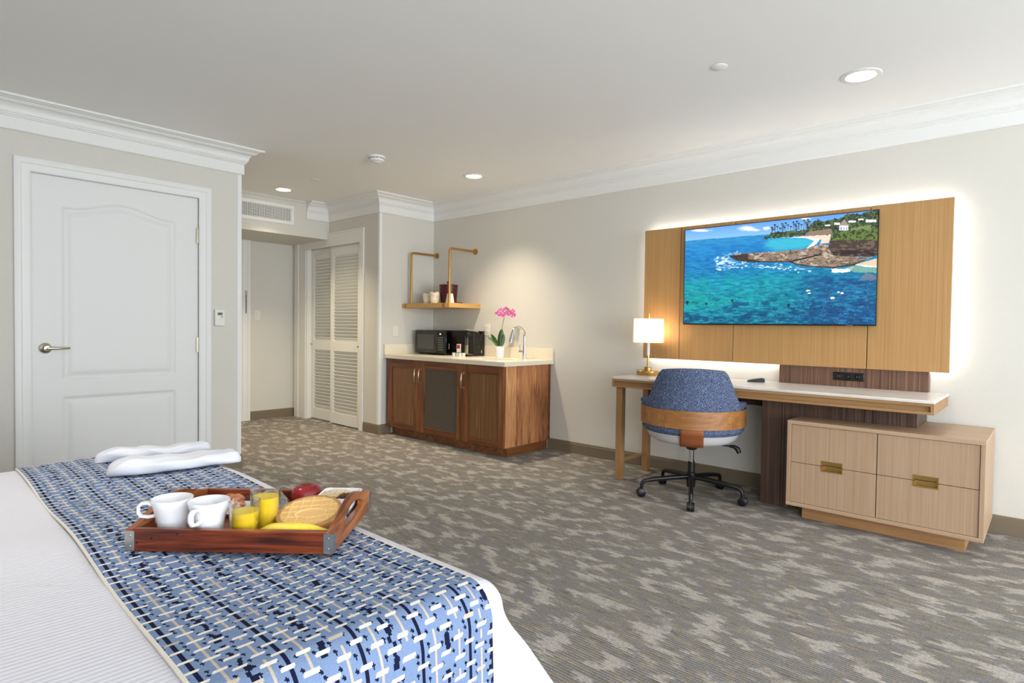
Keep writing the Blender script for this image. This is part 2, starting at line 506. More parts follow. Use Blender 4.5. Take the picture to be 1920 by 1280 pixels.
def emit(name, col, strength):
    m = bpy.data.materials.new(name)
    m.use_nodes = True
    nt = m.node_tree
    nt.nodes.remove(nt.nodes['Principled BSDF'])
    e = nt.nodes.new('ShaderNodeEmission')
    e.inputs[0].default_value = lin(col)
    e.inputs[1].default_value = strength
    nt.links.new(e.outputs[0], nt.nodes['Material Output'].inputs[0])
    return m
M['lens'] = emit('lamp_lens', (255, 240, 216), 9.0)
M['led'] = emit('led_strip', (255, 250, 244), 19.0)
M['display'] = emit('green_display', (170, 220, 150), 1.2)
M['shade'] = mat('lamp_shade', (250, 244, 232), 0.8)
_n = M['shade'].node_tree
_tr = _n.nodes.new('ShaderNodeBsdfTranslucent'); _tr.inputs[0].default_value = (0.95, 0.9, 0.82, 1)
_mx = _n.nodes.new('ShaderNodeMixShader'); _mx.inputs[0].default_value = 0.6
_n.links.new(_n.nodes['Principled BSDF'].outputs[0], _mx.inputs[1]); _n.links.new(_tr.outputs[0], _mx.inputs[2])
_n.links.new(_mx.outputs[0], _n.nodes['Material Output'].inputs[0])

# ------------------------------------------------------------------ the room
CEIL = 2.445
XE, YS = 4.80, -1.25          # east and south ends of the room
XW, YC = -4.665, 2.01         # wall with the panelled door and its corner
YT = 4.30                     # wall with the television
XB, YB = -5.087, 3.586        # closet bump-out
XF = -6.85                    # far end of the entry
XK = -6.05                    # bulkhead face
ZS = 2.065                    # underside of the bulkhead

struct('floor', MB().box(XF - .2, XE + .2, YS - .2, YT + .2, -.06, 0), M['carpet'], smooth=0)
struct('ceiling', MB().box(XF - .2, XE + .2, YS - .2, YT + .2, CEIL, CEIL + .06), M['ceiling'], smooth=0)
struct('wall_back', MB().box(XB, XE + .12, YT, YT + .12, 0, CEIL), M['wall'], smooth=0)
D1 = (0.727, 1.705, 2.031)    # panelled door opening: y0, y1, top
mb = MB().box(XW - .12, XW, YS - .12, D1[0] - .004, 0, CEIL).box(XW - .12, XW, D1[1] + .004, YC, 0, CEIL).box(XW - .12, XW, D1[0] - .004, D1[1] + .004, D1[2] + .004, CEIL)
struct('wall_left', mb, M['wall'], smooth=0)
struct('wall_hall', MB().box(XF, XW - .12, YC - .12, YC, 0, CEIL), M['wall'], smooth=0)
E1 = (2.10, 2.96)
mb = MB().box(XF - .12, XF, E1[1], YB + .1, 0, CEIL).box(XF - .12, XF, YC - .12, E1[0], 0, CEIL).box(XF - .12, XF, E1[0], E1[1], 2.03, CEIL)
struct('wall_end', mb, M['wall'], smooth=0)
struct('wall_bulkhead', MB().box(XF, XK, YC, YB, ZS, CEIL), M['wall'], smooth=0)
CL = (-6.545, -5.42, 1.995)   # closet opening
mb = MB().box(XF, CL[0], YB, YB + .1, 0, CEIL).box(CL[1], XB - .1, YB, YB + .1, 0, CEIL).box(CL[0], CL[1], YB, YB + .1, CL[2], CEIL)
struct('wall_closet', mb, M['wall'], smooth=0)
struct('wall_side', MB().box(XB - .1, XB, YB, YT + .12, 0, CEIL), M['wall'], smooth=0)
struct('wall_closet_inside', MB().box(XF, XB - .1, YB + .5, YB + .55, 0, CEIL), M['wall'], smooth=0)
# unseen walls: window in wall_right, plus an opening added in wall_front for fill
struct('wall_front', MB().box(XW, .85, YS - .12, YS, 0, CEIL).box(4.35, XE, YS - .12, YS, 0, CEIL).box(.85, 4.35, YS - .12, YS, 0, .18).box(.85, 4.35, YS - .12, YS, 2.26, CEIL), M['wall'], smooth=0)
wy0, wy1 = -1.0, 4.0
mb = MB().box(XE, XE + .12, YS - .12, wy0, 0, CEIL).box(XE, XE + .12, wy1, YT + .12, 0, CEIL).box(XE, XE + .12, wy0, wy1, 0, .18).box(XE, XE + .12, wy0, wy1, 2.26, CEIL)
struct('wall_right', mb, M['wall'], smooth=0)
mb = MB().box(XE + .02, XE + .08, wy0, wy1, .18, .24).box(XE + .02, XE + .08, wy0, wy1, 2.20, 2.26)
for yy in (wy0, 1.47, wy1 - .06):
    mb.box(XE + .02, XE + .08, yy, yy + .06, .24, 2.20)
struct('window_1', mb, M['white'], smooth=0)
mb = MB().box(.85, 4.35, YS - .08, YS - .02, .18, .24).box(.85, 4.35, YS - .08, YS - .02, 2.20, 2.26)
for xx in (.85, 2.57, 4.29):
    mb.box(xx, xx + .06, YS - .08, YS - .02, .24, 2.20)
struct('window_2_added', mb, M['white'], smooth=0)  # frame of the invented window that carries the added fill light

# crown mouldings with a flat frieze below
def arc(cx, cz, r, a0, a1, n):
    return [(cx + r * math.cos(math.radians(a0 + (a1 - a0) * i / n)), cz + r * math.sin(math.radians(a0 + (a1 - a0) * i / n))) for i in range(n + 1)]
CR = [(0, -.186), (.012, -.186), (.017, -.180), (.017, -.108), (.024, -.106), (.024, -.099), (.031, -.097), (.031, -.089), (.037, -.087), (.037, -.080)]
CR += [(d, z) for d, z in arc(.085, -.080, .045, 180, 100, 6)]
CR += [(.081, -.030), (.088, -.029), (.088, -.024), (.096, -.022), (.108, -.016), (.116, -.012), (.127, -.012), (.127, 0), (0, 0)]
CR = [(d, CEIL + z) for d, z in CR]
struct('trim_1', MB().sweep(CR, [(XE, YT), (XB, YT), (XB, YB), (XK, YB), (XK, 3.308)]), M['white'], smooth=25)
struct('trim_2', MB().sweep(CR, [(XK, YC), (XW, YC), (XW, YS)]), M['white'], smooth=25)
struct('trim_3', MB().sweep([(0, CEIL - .02), (.012, CEIL - .02), (.018, CEIL - .008), (.018, CEIL), (0, CEIL)], [(XK, 3.30), (XK, YC + .02)]), M['wall'], smooth=0)
# corner guards
def guard(name, x, y, sx, sy, z1):
    mb = MB().box(min(x, x + sx * .003), max(x, x + sx * .003), min(y + sy * .003, y - sy * .028), max(y + sy * .003, y - sy * .028), .1, z1)
    mb.box(min(x, x - sx * .028), max(x, x - sx * .028), min(y, y + sy * .003), max(y, y + sy * .003), .1, z1)
    return struct(name, mb, M['white'], smooth=0)
guard('trim_4', XB, YB, 1, -1, CEIL - .187)
guard('trim_5', XW, YC, 1, 1, CEIL - .187)
# baseboards
BP = [(0, 0), (.011, 0), (.011, .083), (.008, .086), (.008, .094), (.004, .1), (0, .1)]
struct('baseboard_back', MB().sweep(BP, [(XE, YT), (-3.43, YT)]), M['base'], smooth=25)
struct('baseboard_side', MB().sweep(BP, [(XB, 3.735), (XB, YB), (-5.352, YB)]), M['base'], smooth=25)
struct('baseboard_end', MB().sweep(BP, [(-6.79, YB), (XF, YB), (XF, 3.055)]), M['base'], smooth=25)
struct('baseboard_left', MB().sweep(BP, [(XF + .02, YC), (XW, YC), (XW, 1.80)]), M['base'], smooth=25)
struct('baseboard_front', MB().sweep(BP, [(XW, .64), (XW, YS), (XE, YS)]), M['base'], smooth=25)
struct('baseboard_right', MB().sweep(BP, [(XE, YS), (XE, YT)]), M['base'], smooth=25)

# casing of the panelled door: stepped profile, mitred
def casing(name, y0, y1, zt, w, x0, flip=1, mat_=None):
    prof = [(0, 0), (0, .012), (.006, .016), (.02, .012), (.045, .014), (.052, .02), (w - .012, .022), (w, .018), (w, 0)]
    mb = MB()
    vs, fs = [], []
    path = [((y0, 0), (-1, 0)), ((y0, zt), (-1, 1)), ((y1, zt), (1, 1)), ((y1, 0), (1, 0))]
    for (py, pz), (my, mz) in path:
        for a, d in prof:
            vs.append((x0 + d * flip, py + my * a, pz + mz * a))
    p = len(prof)
    for i in range(3):
        for k in range(p - 1):
            fs.append((i * p + k, i * p + k + 1, (i + 1) * p + k + 1, (i + 1) * p + k))
    mb.add(vs, fs)
    return struct(name, mb, mat_ or M['white'], smooth=25)
casing('trim_6', D1[0] + .004, D1[1] - .004, D1[2] - .004, .083, XW)
# jamb lining
struct('trim_7', MB().box(XW - .12, XW + .001, D1[0] - .004, D1[0], 0, D1[2]).box(XW - .12, XW + .001, D1[1], D1[1] + .004, 0, D1[2]).box(XW - .12, XW + .001, D1[0], D1[1], D1[2], D1[2] + .004), M['white'], smooth=0)

# the door leaf: two moulded panels, the upper one with an arched top
def poly_dist(py, pz, poly):
    P = np.array(poly)
    Q = np.roll(P, -1, 0)
    d = np.full(py.shape, 1e9)
    inside = np.zeros(py.shape, bool)
    for (ax, az), (bx, bz) in zip(P, Q):
        ex, ez = bx - ax, bz - az
        tt = np.clip(((py - ax) * ex + (pz - az) * ez) / (ex * ex + ez * ez + 1e-12), 0, 1)
        d = np.minimum(d, np.hypot(py - ax - tt * ex, pz - az - tt * ez))
        c = (az > pz) != (bz > pz)
        with np.errstate(divide='ignore', invalid='ignore'):
            xi = ax + (pz - az) * ex / (ez if abs(ez) > 1e-9 else 1e-9)
        inside ^= c & (py < xi)
    return np.where(inside, d, -d)
ya, yb = .887, 1.553
arch = [(ya, .738), (yb, .738)]
for i in range(25):
    q = 1 - i / 24
    bump_ = (0.5 - 0.5 * math.cos(2 * PI * min(max((q - .06) / .88, 0), 1)))
    arch.append((ya + (yb - ya) * q, 1.842 + .06 * bump_))
low = [(ya, .17), (yb, .17), (yb, .632), (ya, .632)]
ny, nz = 140, 290
gy = np.linspace(D1[0] + .003, D1[1] - .003, ny)
gz = np.linspace(.008, D1[2] - .003, nz)
GY, GZ = np.meshgrid(gy, gz, indexing='ij')
dd = np.maximum(poly_dist(GY, GZ, arch), poly_dist(GY, GZ, low))
H = np.interp(dd, [-1, 0, .006, .014, .026, .036, .05, .06, 1], [0, 0, -.004, -.010, -.010, -.007, -.002, -.001, -.001])
xf = XW - .012
V = np.stack([xf + H, GY, GZ], -1).reshape(-1, 3)
faces = [(i * nz + j, (i + 1) * nz + j, (i + 1) * nz + j + 1, i * nz + j + 1) for i in range(ny - 1) for j in range(nz - 1)]
mb = MB(); mb.v = [tuple(q) for q in V]; mb.f = faces
mb.box(xf - .036, xf - .012, gy[0], gy[-1], gz[0], gz[-1])
mb.box(xf - .012, xf, gy[0], gy[0] + .0005, gz[0], gz[-1]).box(xf - .012, xf, gy[-1] - .0005, gy[-1], gz[0], gz[-1]).box(xf - .012, xf, gy[0], gy[-1], gz[-1] - .0005, gz[-1])
door1 = struct('door_1', mb, M['door_white'], smooth=60, recalc=False)
def dpart(name, mb, m, par, **k):
    return build(name, mb, m, par, **k)
hy, hz = .800, .945
h = dpart('handle', MB().lathe([(.034, 0), (.034, .004), (.030, .010), (.018, .014), (.014, .02), (.012, .045), (.016, .05), (.016, .06), (.0, .062)], 32), M['nickel'], door1, loc=(xf, hy, hz), rot=(0, PI / 2, 0))
lv = MB().tube([(0, 0, .052), (0, .02, .055), (0, .06, .056), (0, .10, .053), (0, .118, .05)], [.011, .010, .0085, .0075, .006], 14)
dpart('lever', lv, M['nickel'], h)
dpart('key_slot', MB().cyl((0, 0, .062), (0, 0, .0635), .003, seg=12), M['dark'], h)
hg = None
for z0 in (1.70, .90):
    mbh = MB().cyl((XW + .006, D1[1] + .004, z0), (XW + .006, D1[1] + .004, z0 + .11), .0065, seg=12).box(XW - .008, XW + .003, D1[1] - .018, D1[1] + .004, z0, z0 + .11)
    mbh.sphere((XW + .006, D1[1] + .004, z0 + .115), .006, 10, 6).sphere((XW + .006, D1[1] + .004, z0 - .005), .006, 10, 6)
    dpart('hinge', mbh, M['nickel'], door1)

# thermostat and switches
th = thing('thermostat', 'white wall thermostat with grey display beside the panelled door', 'thermostat', (XW, 1.846, 1.158))
build('case', MB().box(0, .022, -.037, .037, -.062, .062), M['plastic_white'], th, bevel=.004)
build('display', MB().box(.022, .0228, -.018, .018, .018, .038), M['lcd'], th, smooth=0)
for i, (yy, zz, ww) in enumerate([(-.012, .004, .010), (.014, .006, .016), (.014, -.004, .016), (-.014, -.018, .014), (.014, -.018, .016)]):
    build('button', MB().box(.022, .024, yy - ww / 2, yy + ww / 2, zz - .003, zz + .003), M['button_grey'] if i in (1,) else M['plastic_white'], th, smooth=0)
def plate(name, label, cat, loc, rotz, kind):
    tt_ = thing(name, label, cat, loc, rotz)
    build('cover_plate', MB().box(-.036, .036, -.006, 0, -.058, .058), M['plastic_white'], tt_, bevel=.003)
    if kind == 'switch':
        build('rocker', MB().prism([(-.032, -.009), (.032, -.006), (.032, -.004), (-.032, -.004)], -.016, .016, 'yz').box(-.016, .016, -.0075, -.005, -.033, .033) if False else MB().box(-.016, .016, -.010, -.005, -.033, .033), M['plastic_white'], tt_, bevel=.002)
    else:
        for s in (-1, 1):
            so = build('socket', MB().box(-.016, .016, -.0085, -.005, s * .022 - .014, s * .022 + .014), M['plastic_white'], tt_, bevel=.002)
            for xx in (-.006, .006):
                build('slot', MB().box(xx - .0012, xx + .0012, -.0092, -.008, s * .022 - .004, s * .022 + .006), M['dark'], so, smooth=0)
    return tt_
plate('light_switch', 'ivory rocker light switch at the end of the entry hall', 'light switch', (XF, 3.14, 1.215), PI / 2, 'switch')
plate('light_switch', 'white rocker light switch on the side wall left of the microwave', 'light switch', (XB, 3.79, 1.06), PI / 2, 'switch')
plate('wall_outlet', 'white wall outlet behind the orchid, above the backsplash', 'outlet', (-4.24, YT, 1.085), 0, 'outlet')

# closet: casing and two louvred sliding doors
mb = MB().box(CL[1], -5.352, YB - .018, YB, 0, 2.128).box(CL[0] - .045, CL[1], YB - .018, YB, CL[2] - .01, 2.128)
mb.box(CL[0], CL[1], YB - .022, YB, 2.075, 2.085).box(CL[0] - .045, -5.346, YB - .026, YB, 2.118, 2.135)
mb.box(-6.79, -6.70, YB - .02, YB, 0, ZS).box(-6.70, CL[0], YB - .012, YB, 0, ZS).box(CL[0], CL[0] + .018, YB, YB + .09, 0, CL[2]).box(CL[1] - .012, CL[1], YB, YB + .09, 0, CL[2])
struct('trim_8', mb, M['closet_white'], smooth=0, bevel=.003)
def louvre_door(name, x0, x1, y, knob_x):
    st_ = .062
    z0, z1 = .012, 1.985
    zz = [(.135, .822), (.932, 1.885)]
    mb = MB().box(x0, x0 + st_, y, y + .03, z0, z1).box(x1 - st_, x1, y, y + .03, z0, z1)
    mb.box(x0 + st_, x1 - st_, y, y + .03, z0, zz[0][0]).box(x0 + st_, x1 - st_, y, y + .03, zz[0][1], zz[1][0]).box(x0 + st_, x1 - st_, y, y + .03, zz[1][1], z1)
    d = struct(name, mb, M['closet_white'], smooth=0, bevel=.002)
    pitch = .0363
    sl = MB().prism([(.002, .019), (.006, .022), (.028, -.016), (.024, -.019)], x0 + st_, x1 - st_, 'yz')
    first = None
    for a, b in zz:
        n = int((b - a) / pitch)
        for i in range(n):
            zc = a + (b - a) * (i + .5) / n
            if first is None:
                first = build('slat', sl, M['closet_white'], d, loc=(0, y, zc), smooth=0)
            else:
                c = first.copy(); C.objects.link(c); c.location = (0, y, zc)
    build('backing', MB().box(x0 + st_, x1 - st_, y + .0295, y + .0305, zz[0][0], zz[1][1]), M['closet_white'], d, smooth=0)
    build('knob', MB().lathe([(.009, 0), (.007, .004), (.006, .010), (.011, .014), (.010, .02), (0, .022)], 16), M['steel'], d, loc=(knob_x, y, .885), rot=(PI / 2, 0, 0))
    return d
louvre_door('door_2', -6.525, -5.985, YB + .055, -6.50)
louvre_door('door_3', -6.035, -5.434, YB + .015, -5.465)

# entry door, mostly hidden behind the corner
mb = MB().box(XF, XF + .02, E1[1] + .004, 3.052, 0, ZS).box(XF, XF + .012, E1[1] - .02, E1[1] + .01, 0, ZS).box(XF + .02, XF + .026, 3.02, 3.05, 0, ZS)
struct('trim_9', mb, M['white'], smooth=0)
d4 = struct('door_4', MB().box(XF - .05, XF - .006, E1[0] + .004, E1[1] - .004, .008, 2.026), M['white'], smooth=0)
build('deadbolt', MB().cyl((XF - .006, E1[1] - .05, 1.225), (XF + .014, E1[1] - .05, 1.225), .022, seg=20), M['nickel'], d4)
build('handle', MB().box(XF - .006, XF + .004, E1[1] - .075, E1[1] - .03, .90, 1.04).tube([(XF + .004, E1[1] - .052, .97), (XF + .05, E1[1] - .052, .97), (XF + .055, E1[1] - .16, .97)], .009, 12), M['nickel'], d4)
ch = thing('door_chain', 'dark hanging door chain on the entry door casing', 'door chain', (XF + .02, 3.0, 1.46))
build('chain_plate', MB().box(0, .006, -.012, .012, -.03, .03), M['nickel'], ch, bevel=.002)
lk = None
for i in range(9):
    pts = [(.008 + .006 * math.cos(a) * (i % 2), .006 * math.cos(a) * (1 - i % 2), .013 * math.sin(a)) for a in [2 * PI * k / 10 for k in range(10)]]
    build('link', MB().tube(pts, .002, 6, closed=True), M['dark'], ch, loc=(0, 0, -.04 - .022 * i))

# air grille in the bulkhead
vy0, vy1, vz0, vz1 = 2.50, 3.167, 2.172, 2.376
vent = thing('air_vent', 'white air grille high on the bulkhead over the entry', 'vent', (XK, (vy0 + vy1) / 2, vz0))
fr = MB().box(XK, XK + .01, vy0, vy1, vz0, vz0 + .036).box(XK, XK + .01, vy0, vy1, vz1 - .036, vz1).box(XK, XK + .01, vy0, vy0 + .036, vz0 + .036, vz1 - .036).box(XK, XK + .01, vy1 - .036, vy1, vz0 + .036, vz1 - .036)
wchild('frame', fr, M['white'], vent, bevel=.003)
wchild('duct', MB().box(XK + .0005, XK + .001, vy0 + .03, vy1 - .03, vz0 + .03, vz1 - .03), M['dark'], vent, smooth=0)
gb = MB()
nb = 34
for i in range(nb):
    yy = vy0 + .036 + (vy1 - vy0 - .072) * (i + .5) / nb
    gb.box(XK + .004, XK + .009, yy - .0035, yy + .0035, vz0 + .036, vz1 - .036)
for i in range(8):
    zz = vz0 + .036 + (vz1 - vz0 - .072) * (i + .5) / 8
    gb.box(XK + .002, XK + .005, vy0 + .036, vy1 - .036, zz - .0025, zz + .0025)
tag(wchild('grille_blades', gb, M['white'], vent, smooth=0), kind='stuff')

# ceiling fittings
def downlight(loc, label, power, col):
    t_ = thing('ceiling_light', label, 'ceiling light', loc, group='recessed ceiling lights')
    build('trim_ring', MB().lathe([(.066, -.001), (.072, -.006), (.092, -.004), (.096, 0), (.066, 0)], 40), M['white'], t_)
    build('lens', MB().lathe([(.0, -.003), (.066, -.003), (.066, -.001), (.0, -.001)], 36), M['lens'], t_)
    d = bpy.data.lights.new('downlight', 'SPOT')
    d.energy = power; d.color = col; d.spot_size = math.radians(104); d.spot_blend = 1.0; d.shadow_soft_size = .05
    o = bpy.data.objects.new('downlight', d); C.objects.link(o); o.parent = t_; o.location = (0, 0, -.02)
    return t_
downlight((-.775, 3.52, CEIL), 'largest recessed ceiling light, above the television', 12, (1, .94, .85))
downlight((-3.83, 3.69, CEIL), 'recessed ceiling light in front of the wet bar wall', 76, (1, .85, .64))
downlight((-5.675, 2.86, CEIL), 'recessed ceiling light over the entry near the air grille', 82, (1, .83, .58))
downlight((-2.35, .15, CEIL), 'added unseen recessed ceiling light above the bed, for fill', 36, (1, .95, .88))  # unseen fitting, added to lift the bed and the ceiling around it
for loc, lab in (((-1.287, 2.9475, CEIL), 'flat white sprinkler cover disc left of the big ceiling light'), ((-5.064, 2.857, CEIL), 'small flat sprinkler cover disc near the smoke detector')):
    s_ = thing('sprinkler_cover', lab, 'sprinkler', loc)
    build('disc', MB().lathe([(0, -.004), (.039, -.004), (.041, -.003), (.041, -.0015), (0, -.0015)], 32), M['ceiling'], s_)
    build('stem', MB().cyl((0, 0, -.0015), (0, 0, 0), .037, seg=20), M['dark'], s_)
s_ = thing('smoke_detector', 'round white smoke detector on the ceiling', 'smoke detector', (-3.99, 2.78, CEIL))
build('base_ring', MB().lathe([(0, 0), (.066, 0), (.066, -.012), (.06, -.016), (0, -.016)], 36), M['white'], s_)
build('cover', MB().lathe([(.056, -.018), (.06, -.024), (.056, -.036), (.03, -.046), (.028, -.05), (0, -.051)], 36), M['white'], s_)
sv = MB()
for i in range(12):
    a = 2 * PI * i / 12
    sv.box(-.002, .002, -.004, .004, 0, 0) if False else sv.tube([(.058 * math.cos(a - .1), .058 * math.sin(a - .1), -.0185), (.058 * math.cos(a + .1), .058 * math.sin(a + .1), -.0185)], .0035, 6)
tag(build('vents', sv, M['button_grey'], s_), kind='stuff')
#MARK_A

# ------------------------------------------------------------------ oak wall panel with lights behind, television
PY0, PY1 = 4.21, 4.232
px0, px1, pz0, pz1 = -2.412, -.437, .886, 1.890
wp = thing('oak_panel', 'wide golden oak panel on the wall behind the television', 'wall panel', (-1.42, YT, pz0))
gx = [px0, -2.106, -1.692, -.853, px1]
for i in range(4):
    wchild('panel', MB().box(gx[i] + (.0025 if i else 0), gx[i + 1] - (.0025 if i < 3 else 0), PY0, PY1, pz0, pz1), M['oak'], wp, bevel=.001)
wchild('backing_frame', MB().box(px0 + .004, px1 - .004, PY1, PY1 + .008, pz0 + .004, pz1 - .004).box(px0 + .12, px1 - .12, PY1 + .008, YT, pz0 + .3, pz0 + .36).box(px0 + .12, px1 - .12, PY1 + .008, YT, pz1 - .36, pz1 - .3), M['oak_desk_x'], wp, smooth=0)
ly0, ly1 = PY1 + .030, PY1 + .036
for a in ((px0 + .03, px1 - .03, pz1 - .032, pz1 - .022), (px0 + .03, px1 - .03, pz0 + .022, pz0 + .032), (px0 + .022, px0 + .032, pz0 + .035, pz1 - .035), (px1 - .032, px1 - .022, pz0 + .035, pz1 - .035)):
    wchild('strip_channel', MB().box(a[0], a[1], PY1 + .008, ly0, a[2], a[3]), M['white'], wp, smooth=0)
    wchild('light_strip', MB().box(a[0], a[1], ly0, ly1, a[2], a[3]), M['led'], wp, smooth=0)

tvx0, tvx1, tvz0, tvz1 = -2.058, -.800, 1.152, 1.859
tv = thing('television', 'flat television showing a blue-green ocean cove', 'television', (-1.43, YT, tvz0))
wchild('casing', MB().box(tvx0, tvx1, 4.172, 4.186, tvz0, tvz1).box(tvx0 + .2, tvx1 - .2, 4.186, PY0, tvz0 + .12, tvz1 - .12), M['black'], tv, bevel=.002)
wchild('logo', MB().box(-.965, -.925, 4.1705, 4.172, tvz0 + .0018, tvz0 + .0058), M['button_grey'], tv, smooth=0)
# picture painted face by face: sky, sea, headland, rock shelf, cliff, beach
NU, NV = 420, 236
sx0, sx1, sz0, sz1 = tvx0 + .005, tvx1 - .005, tvz0 + .009, tvz1 - .005
uu, vv = np.meshgrid((np.arange(NU) + .5) / NU, (np.arange(NV) + .5) / NV, indexing='ij')   # v from the top
def homography(dst):
    src = [(0, 0), (1, 0), (0, 1), (1, 1)]
    A, B = [], []
    for (u, v), (x, y) in zip(src, dst):
        A.append([u, v, 1, 0, 0, 0, -u * x, -v * x]); B.append(x)
        A.append([0, 0, 0, u, v, 1, -u * y, -v * y]); B.append(y)
    return np.append(np.linalg.solve(np.array(A, float), np.array(B, float)), 1).reshape(3, 3)
Hm = homography([(60, 245), (1850, 62), (65, 1125), (1838, 1145)])
q = Hm @ np.stack([uu.ravel(), vv.ravel(), np.ones(uu.size)])
PX, PYY = (q[0] / q[2]).reshape(uu.shape), (q[1] / q[2]).reshape(uu.shape)
def vnoise(x, y, seed):
    r = np.random.default_rng(seed).random((256, 256))
    xi, yi = np.floor(x).astype(int), np.floor(y).astype(int)
    fx, fy = x - xi, y - yi
    fx, fy = fx * fx * (3 - 2 * fx), fy * fy * (3 - 2 * fy)
    g = lambda a, b: r[a % 256, b % 256]
    return (g(xi, yi) * (1 - fx) + g(xi + 1, yi) * fx) * (1 - fy) + (g(xi, yi + 1) * (1 - fx) + g(xi + 1, yi + 1) * fx) * fy
def fbm(x, y, seed, o=4):
    s_, a, n = 0, .5, 0
    for i in range(o):
        s_ = s_ + a * vnoise(x * 2 ** i, y * 2 ** i, seed + i); n += a; a *= .55
    return s_ / n
def inpoly(poly, rough=0, sc=30, seed=3):
    x = PX + rough * (fbm(PX / sc, PYY / sc, seed) - .5)
    y = PYY + rough * (fbm(PX / sc, PYY / sc, seed + 9) - .5)
    return poly_dist(x, y, poly) > 0
img = np.zeros(uu.shape + (3,))
def paint(mask, col, a=1.0):
    k = (np.asarray(mask, float) * a)[..., None]
    img[:] = img * (1 - k) + np.asarray(col, float) * k
hor = 345 - (PX - 60) * 60 / 780
skyt = np.clip((hor - PYY) / 220, 0, 1)[..., None]
img[:] = np.array((120, 170, 226)) * (1 - skyt) + np.array((62, 120, 206)) * skyt
for cx, cy, rx, ry in ((640, 232, 95, 26), (815, 230, 40, 18), (205, 246, 100, 14), (1180, 142, 50, 10), (700, 245, 60, 14)):
    dcl = ((PX - cx) / rx) ** 2 + ((PYY - cy) / ry) ** 2 + 1.2 * (fbm(PX / 26, PYY / 14, 5) - .5)
    paint(np.clip(1.2 - dcl, 0, 1), (224, 212, 226), .9)
sea = PYY > hor
dep = np.clip((PYY - hor) / 780, 0, 1)
cols = np.array([(46, 128, 176), (34, 116, 176), (30, 110, 164), (24, 128, 150), (22, 126, 142), (20, 96, 124)], float)
si = np.interp(dep, [0, .12, .35, .55, .8, 1], range(6))
lo_ = np.floor(si).astype(int).clip(0, 4)
scol = cols[lo_] * (1 - (si - lo_))[..., None] + cols[lo_ + 1] * (si - lo_)[..., None]
right = np.clip((PX - 900) / 500, 0, 1) * np.clip((PYY - 560) / 160, 0, 1)
scol = scol * (1 - .75 * right[..., None]) + np.array((26, 84, 134)) * .75 * right[..., None]
img[sea] = scol[sea]
wv = fbm(PX / 46, PYY / 11, 21, 4) - .5
img[sea] += (wv[..., None] * np.array((50, 90, 80)) * (0.4 + dep[..., None]))[sea]
gl = np.clip((fbm(PX / 120, PYY / 60, 31) - .5) * 5, 0, 1) * np.clip((PYY - 640) / 120, 0, 1) * np.clip((1150 - PX) / 500, .15, 1)
paint(sea * gl, (26, 150, 136), .55)
dk = np.clip((fbm(PX / 90, PYY / 45, 41) - .56) * 8, 0, 1) * np.clip((PYY - 820) / 120, 0, 1)
paint(sea * dk, (16, 62, 100), .75)
dk2 = np.clip((fbm(PX / 70, PYY / 30, 43) - .5) * 6, 0, 1) * (PX > 1150) * np.clip((PYY - 650) / 60, 0, 1)
paint(sea * dk2, (20, 58, 108), .6)
bay = [(850, 330), (1000, 320), (1200, 322), (1300, 345), (1250, 400), (1150, 430), (900, 445), (800, 400)]
paint(np.clip(poly_dist(PX, PYY, bay) / 60 + .55, 0, 1) * sea * (PYY < 470), (62, 178, 190), .75)
paint(inpoly([(930, 318), (1220, 312), (1310, 340), (1260, 398), (1190, 425), (1260, 350), (1180, 322)], 12), (224, 226, 222))
paint(inpoly([(1090, 310), (1230, 300), (1420, 288), (1400, 370), (1310, 380), (1330, 345), (1240, 318)], 10), (206, 190, 172))
head = [(770, 337), (850, 280), (910, 262), (1060, 258), (1200, 240), (1225, 190), (1280, 150), (1340, 172), (1420, 150), (1510, 132), (1560, 100), (1700, 100), (1860, 50), (1860, 320), (1420, 290), (1250, 300), (1100, 306), (960, 318)]
hm = inpoly(head, 34, 16)
paint(hm, (52, 66, 52))
paint(hm * (fbm(PX / 18, PYY / 14, 51) > .55), (86, 104, 60))
paint(hm * (fbm(PX / 22, PYY / 12, 53) > .62), (28, 38, 34))
paint(inpoly([(1220, 262), (1420, 235), (1420, 290), (1150, 305)], 20), (128, 108, 96))
for cx, cy, w_, h_ in ((1470, 190, 26, 22), (1610, 170, 34, 20), (1785, 165, 50, 26), (1380, 205, 24, 14), (1690, 150, 26, 14)):
    paint((abs(PX - cx) < w_) & (abs(PYY - cy) < h_ * .5), (206, 208, 212))
for i in range(22):
    cx = 866 + i * 17 + 9 * math.sin(i * 5.3); top = 222 - 2.6 * i + 22 * math.sin(i * 2.1)
    paint((abs(PX - cx) < 2.6) & (PYY > top) & (PYY < 262 - i * .8), (48, 56, 60))
    paint((((PX - cx) / 12) ** 2 + ((PYY - top) / 7) ** 2) < 1, (44, 58, 54))
paint((abs(PX - 1534) < 42) & (abs(PYY - 228) < 26), (216, 216, 224))
paint((PYY < 208) & (PYY > 150) & (abs(PX - 1534) < (PYY - 148) * .8), (150, 126, 128))
for cx in (1508, 1534, 1560):
    paint((abs(PX - cx) < 6) & (abs(PYY - 236) < 14), (120, 134, 156))
grass = inpoly([(1590, 236), (1700, 212), (1790, 200), (1790, 262), (1600, 262)], 30)
paint(grass, (120, 138, 82), .8)
shelf_p = [(470, 492), (560, 466), (850, 455), (1150, 432), (1330, 380), (1410, 395), (1430, 485), (1560, 500), (1810, 505), (1640, 582), (1450, 612), (1250, 602), (1100, 578), (1030, 552), (830, 552), (620, 548), (540, 532)]
foam = inpoly([(340, 500), (460, 470), (600, 450), (560, 470), (480, 500), (560, 545), (700, 570), (1050, 590), (1300, 630), (1150, 640), (1040, 620), (520, 600), (360, 630)], 70, 26)
paint(foam * np.clip((fbm(PX / 30, PYY / 8, 61, 5) - .46) * 7, 0, 1), (214, 224, 236), .85)
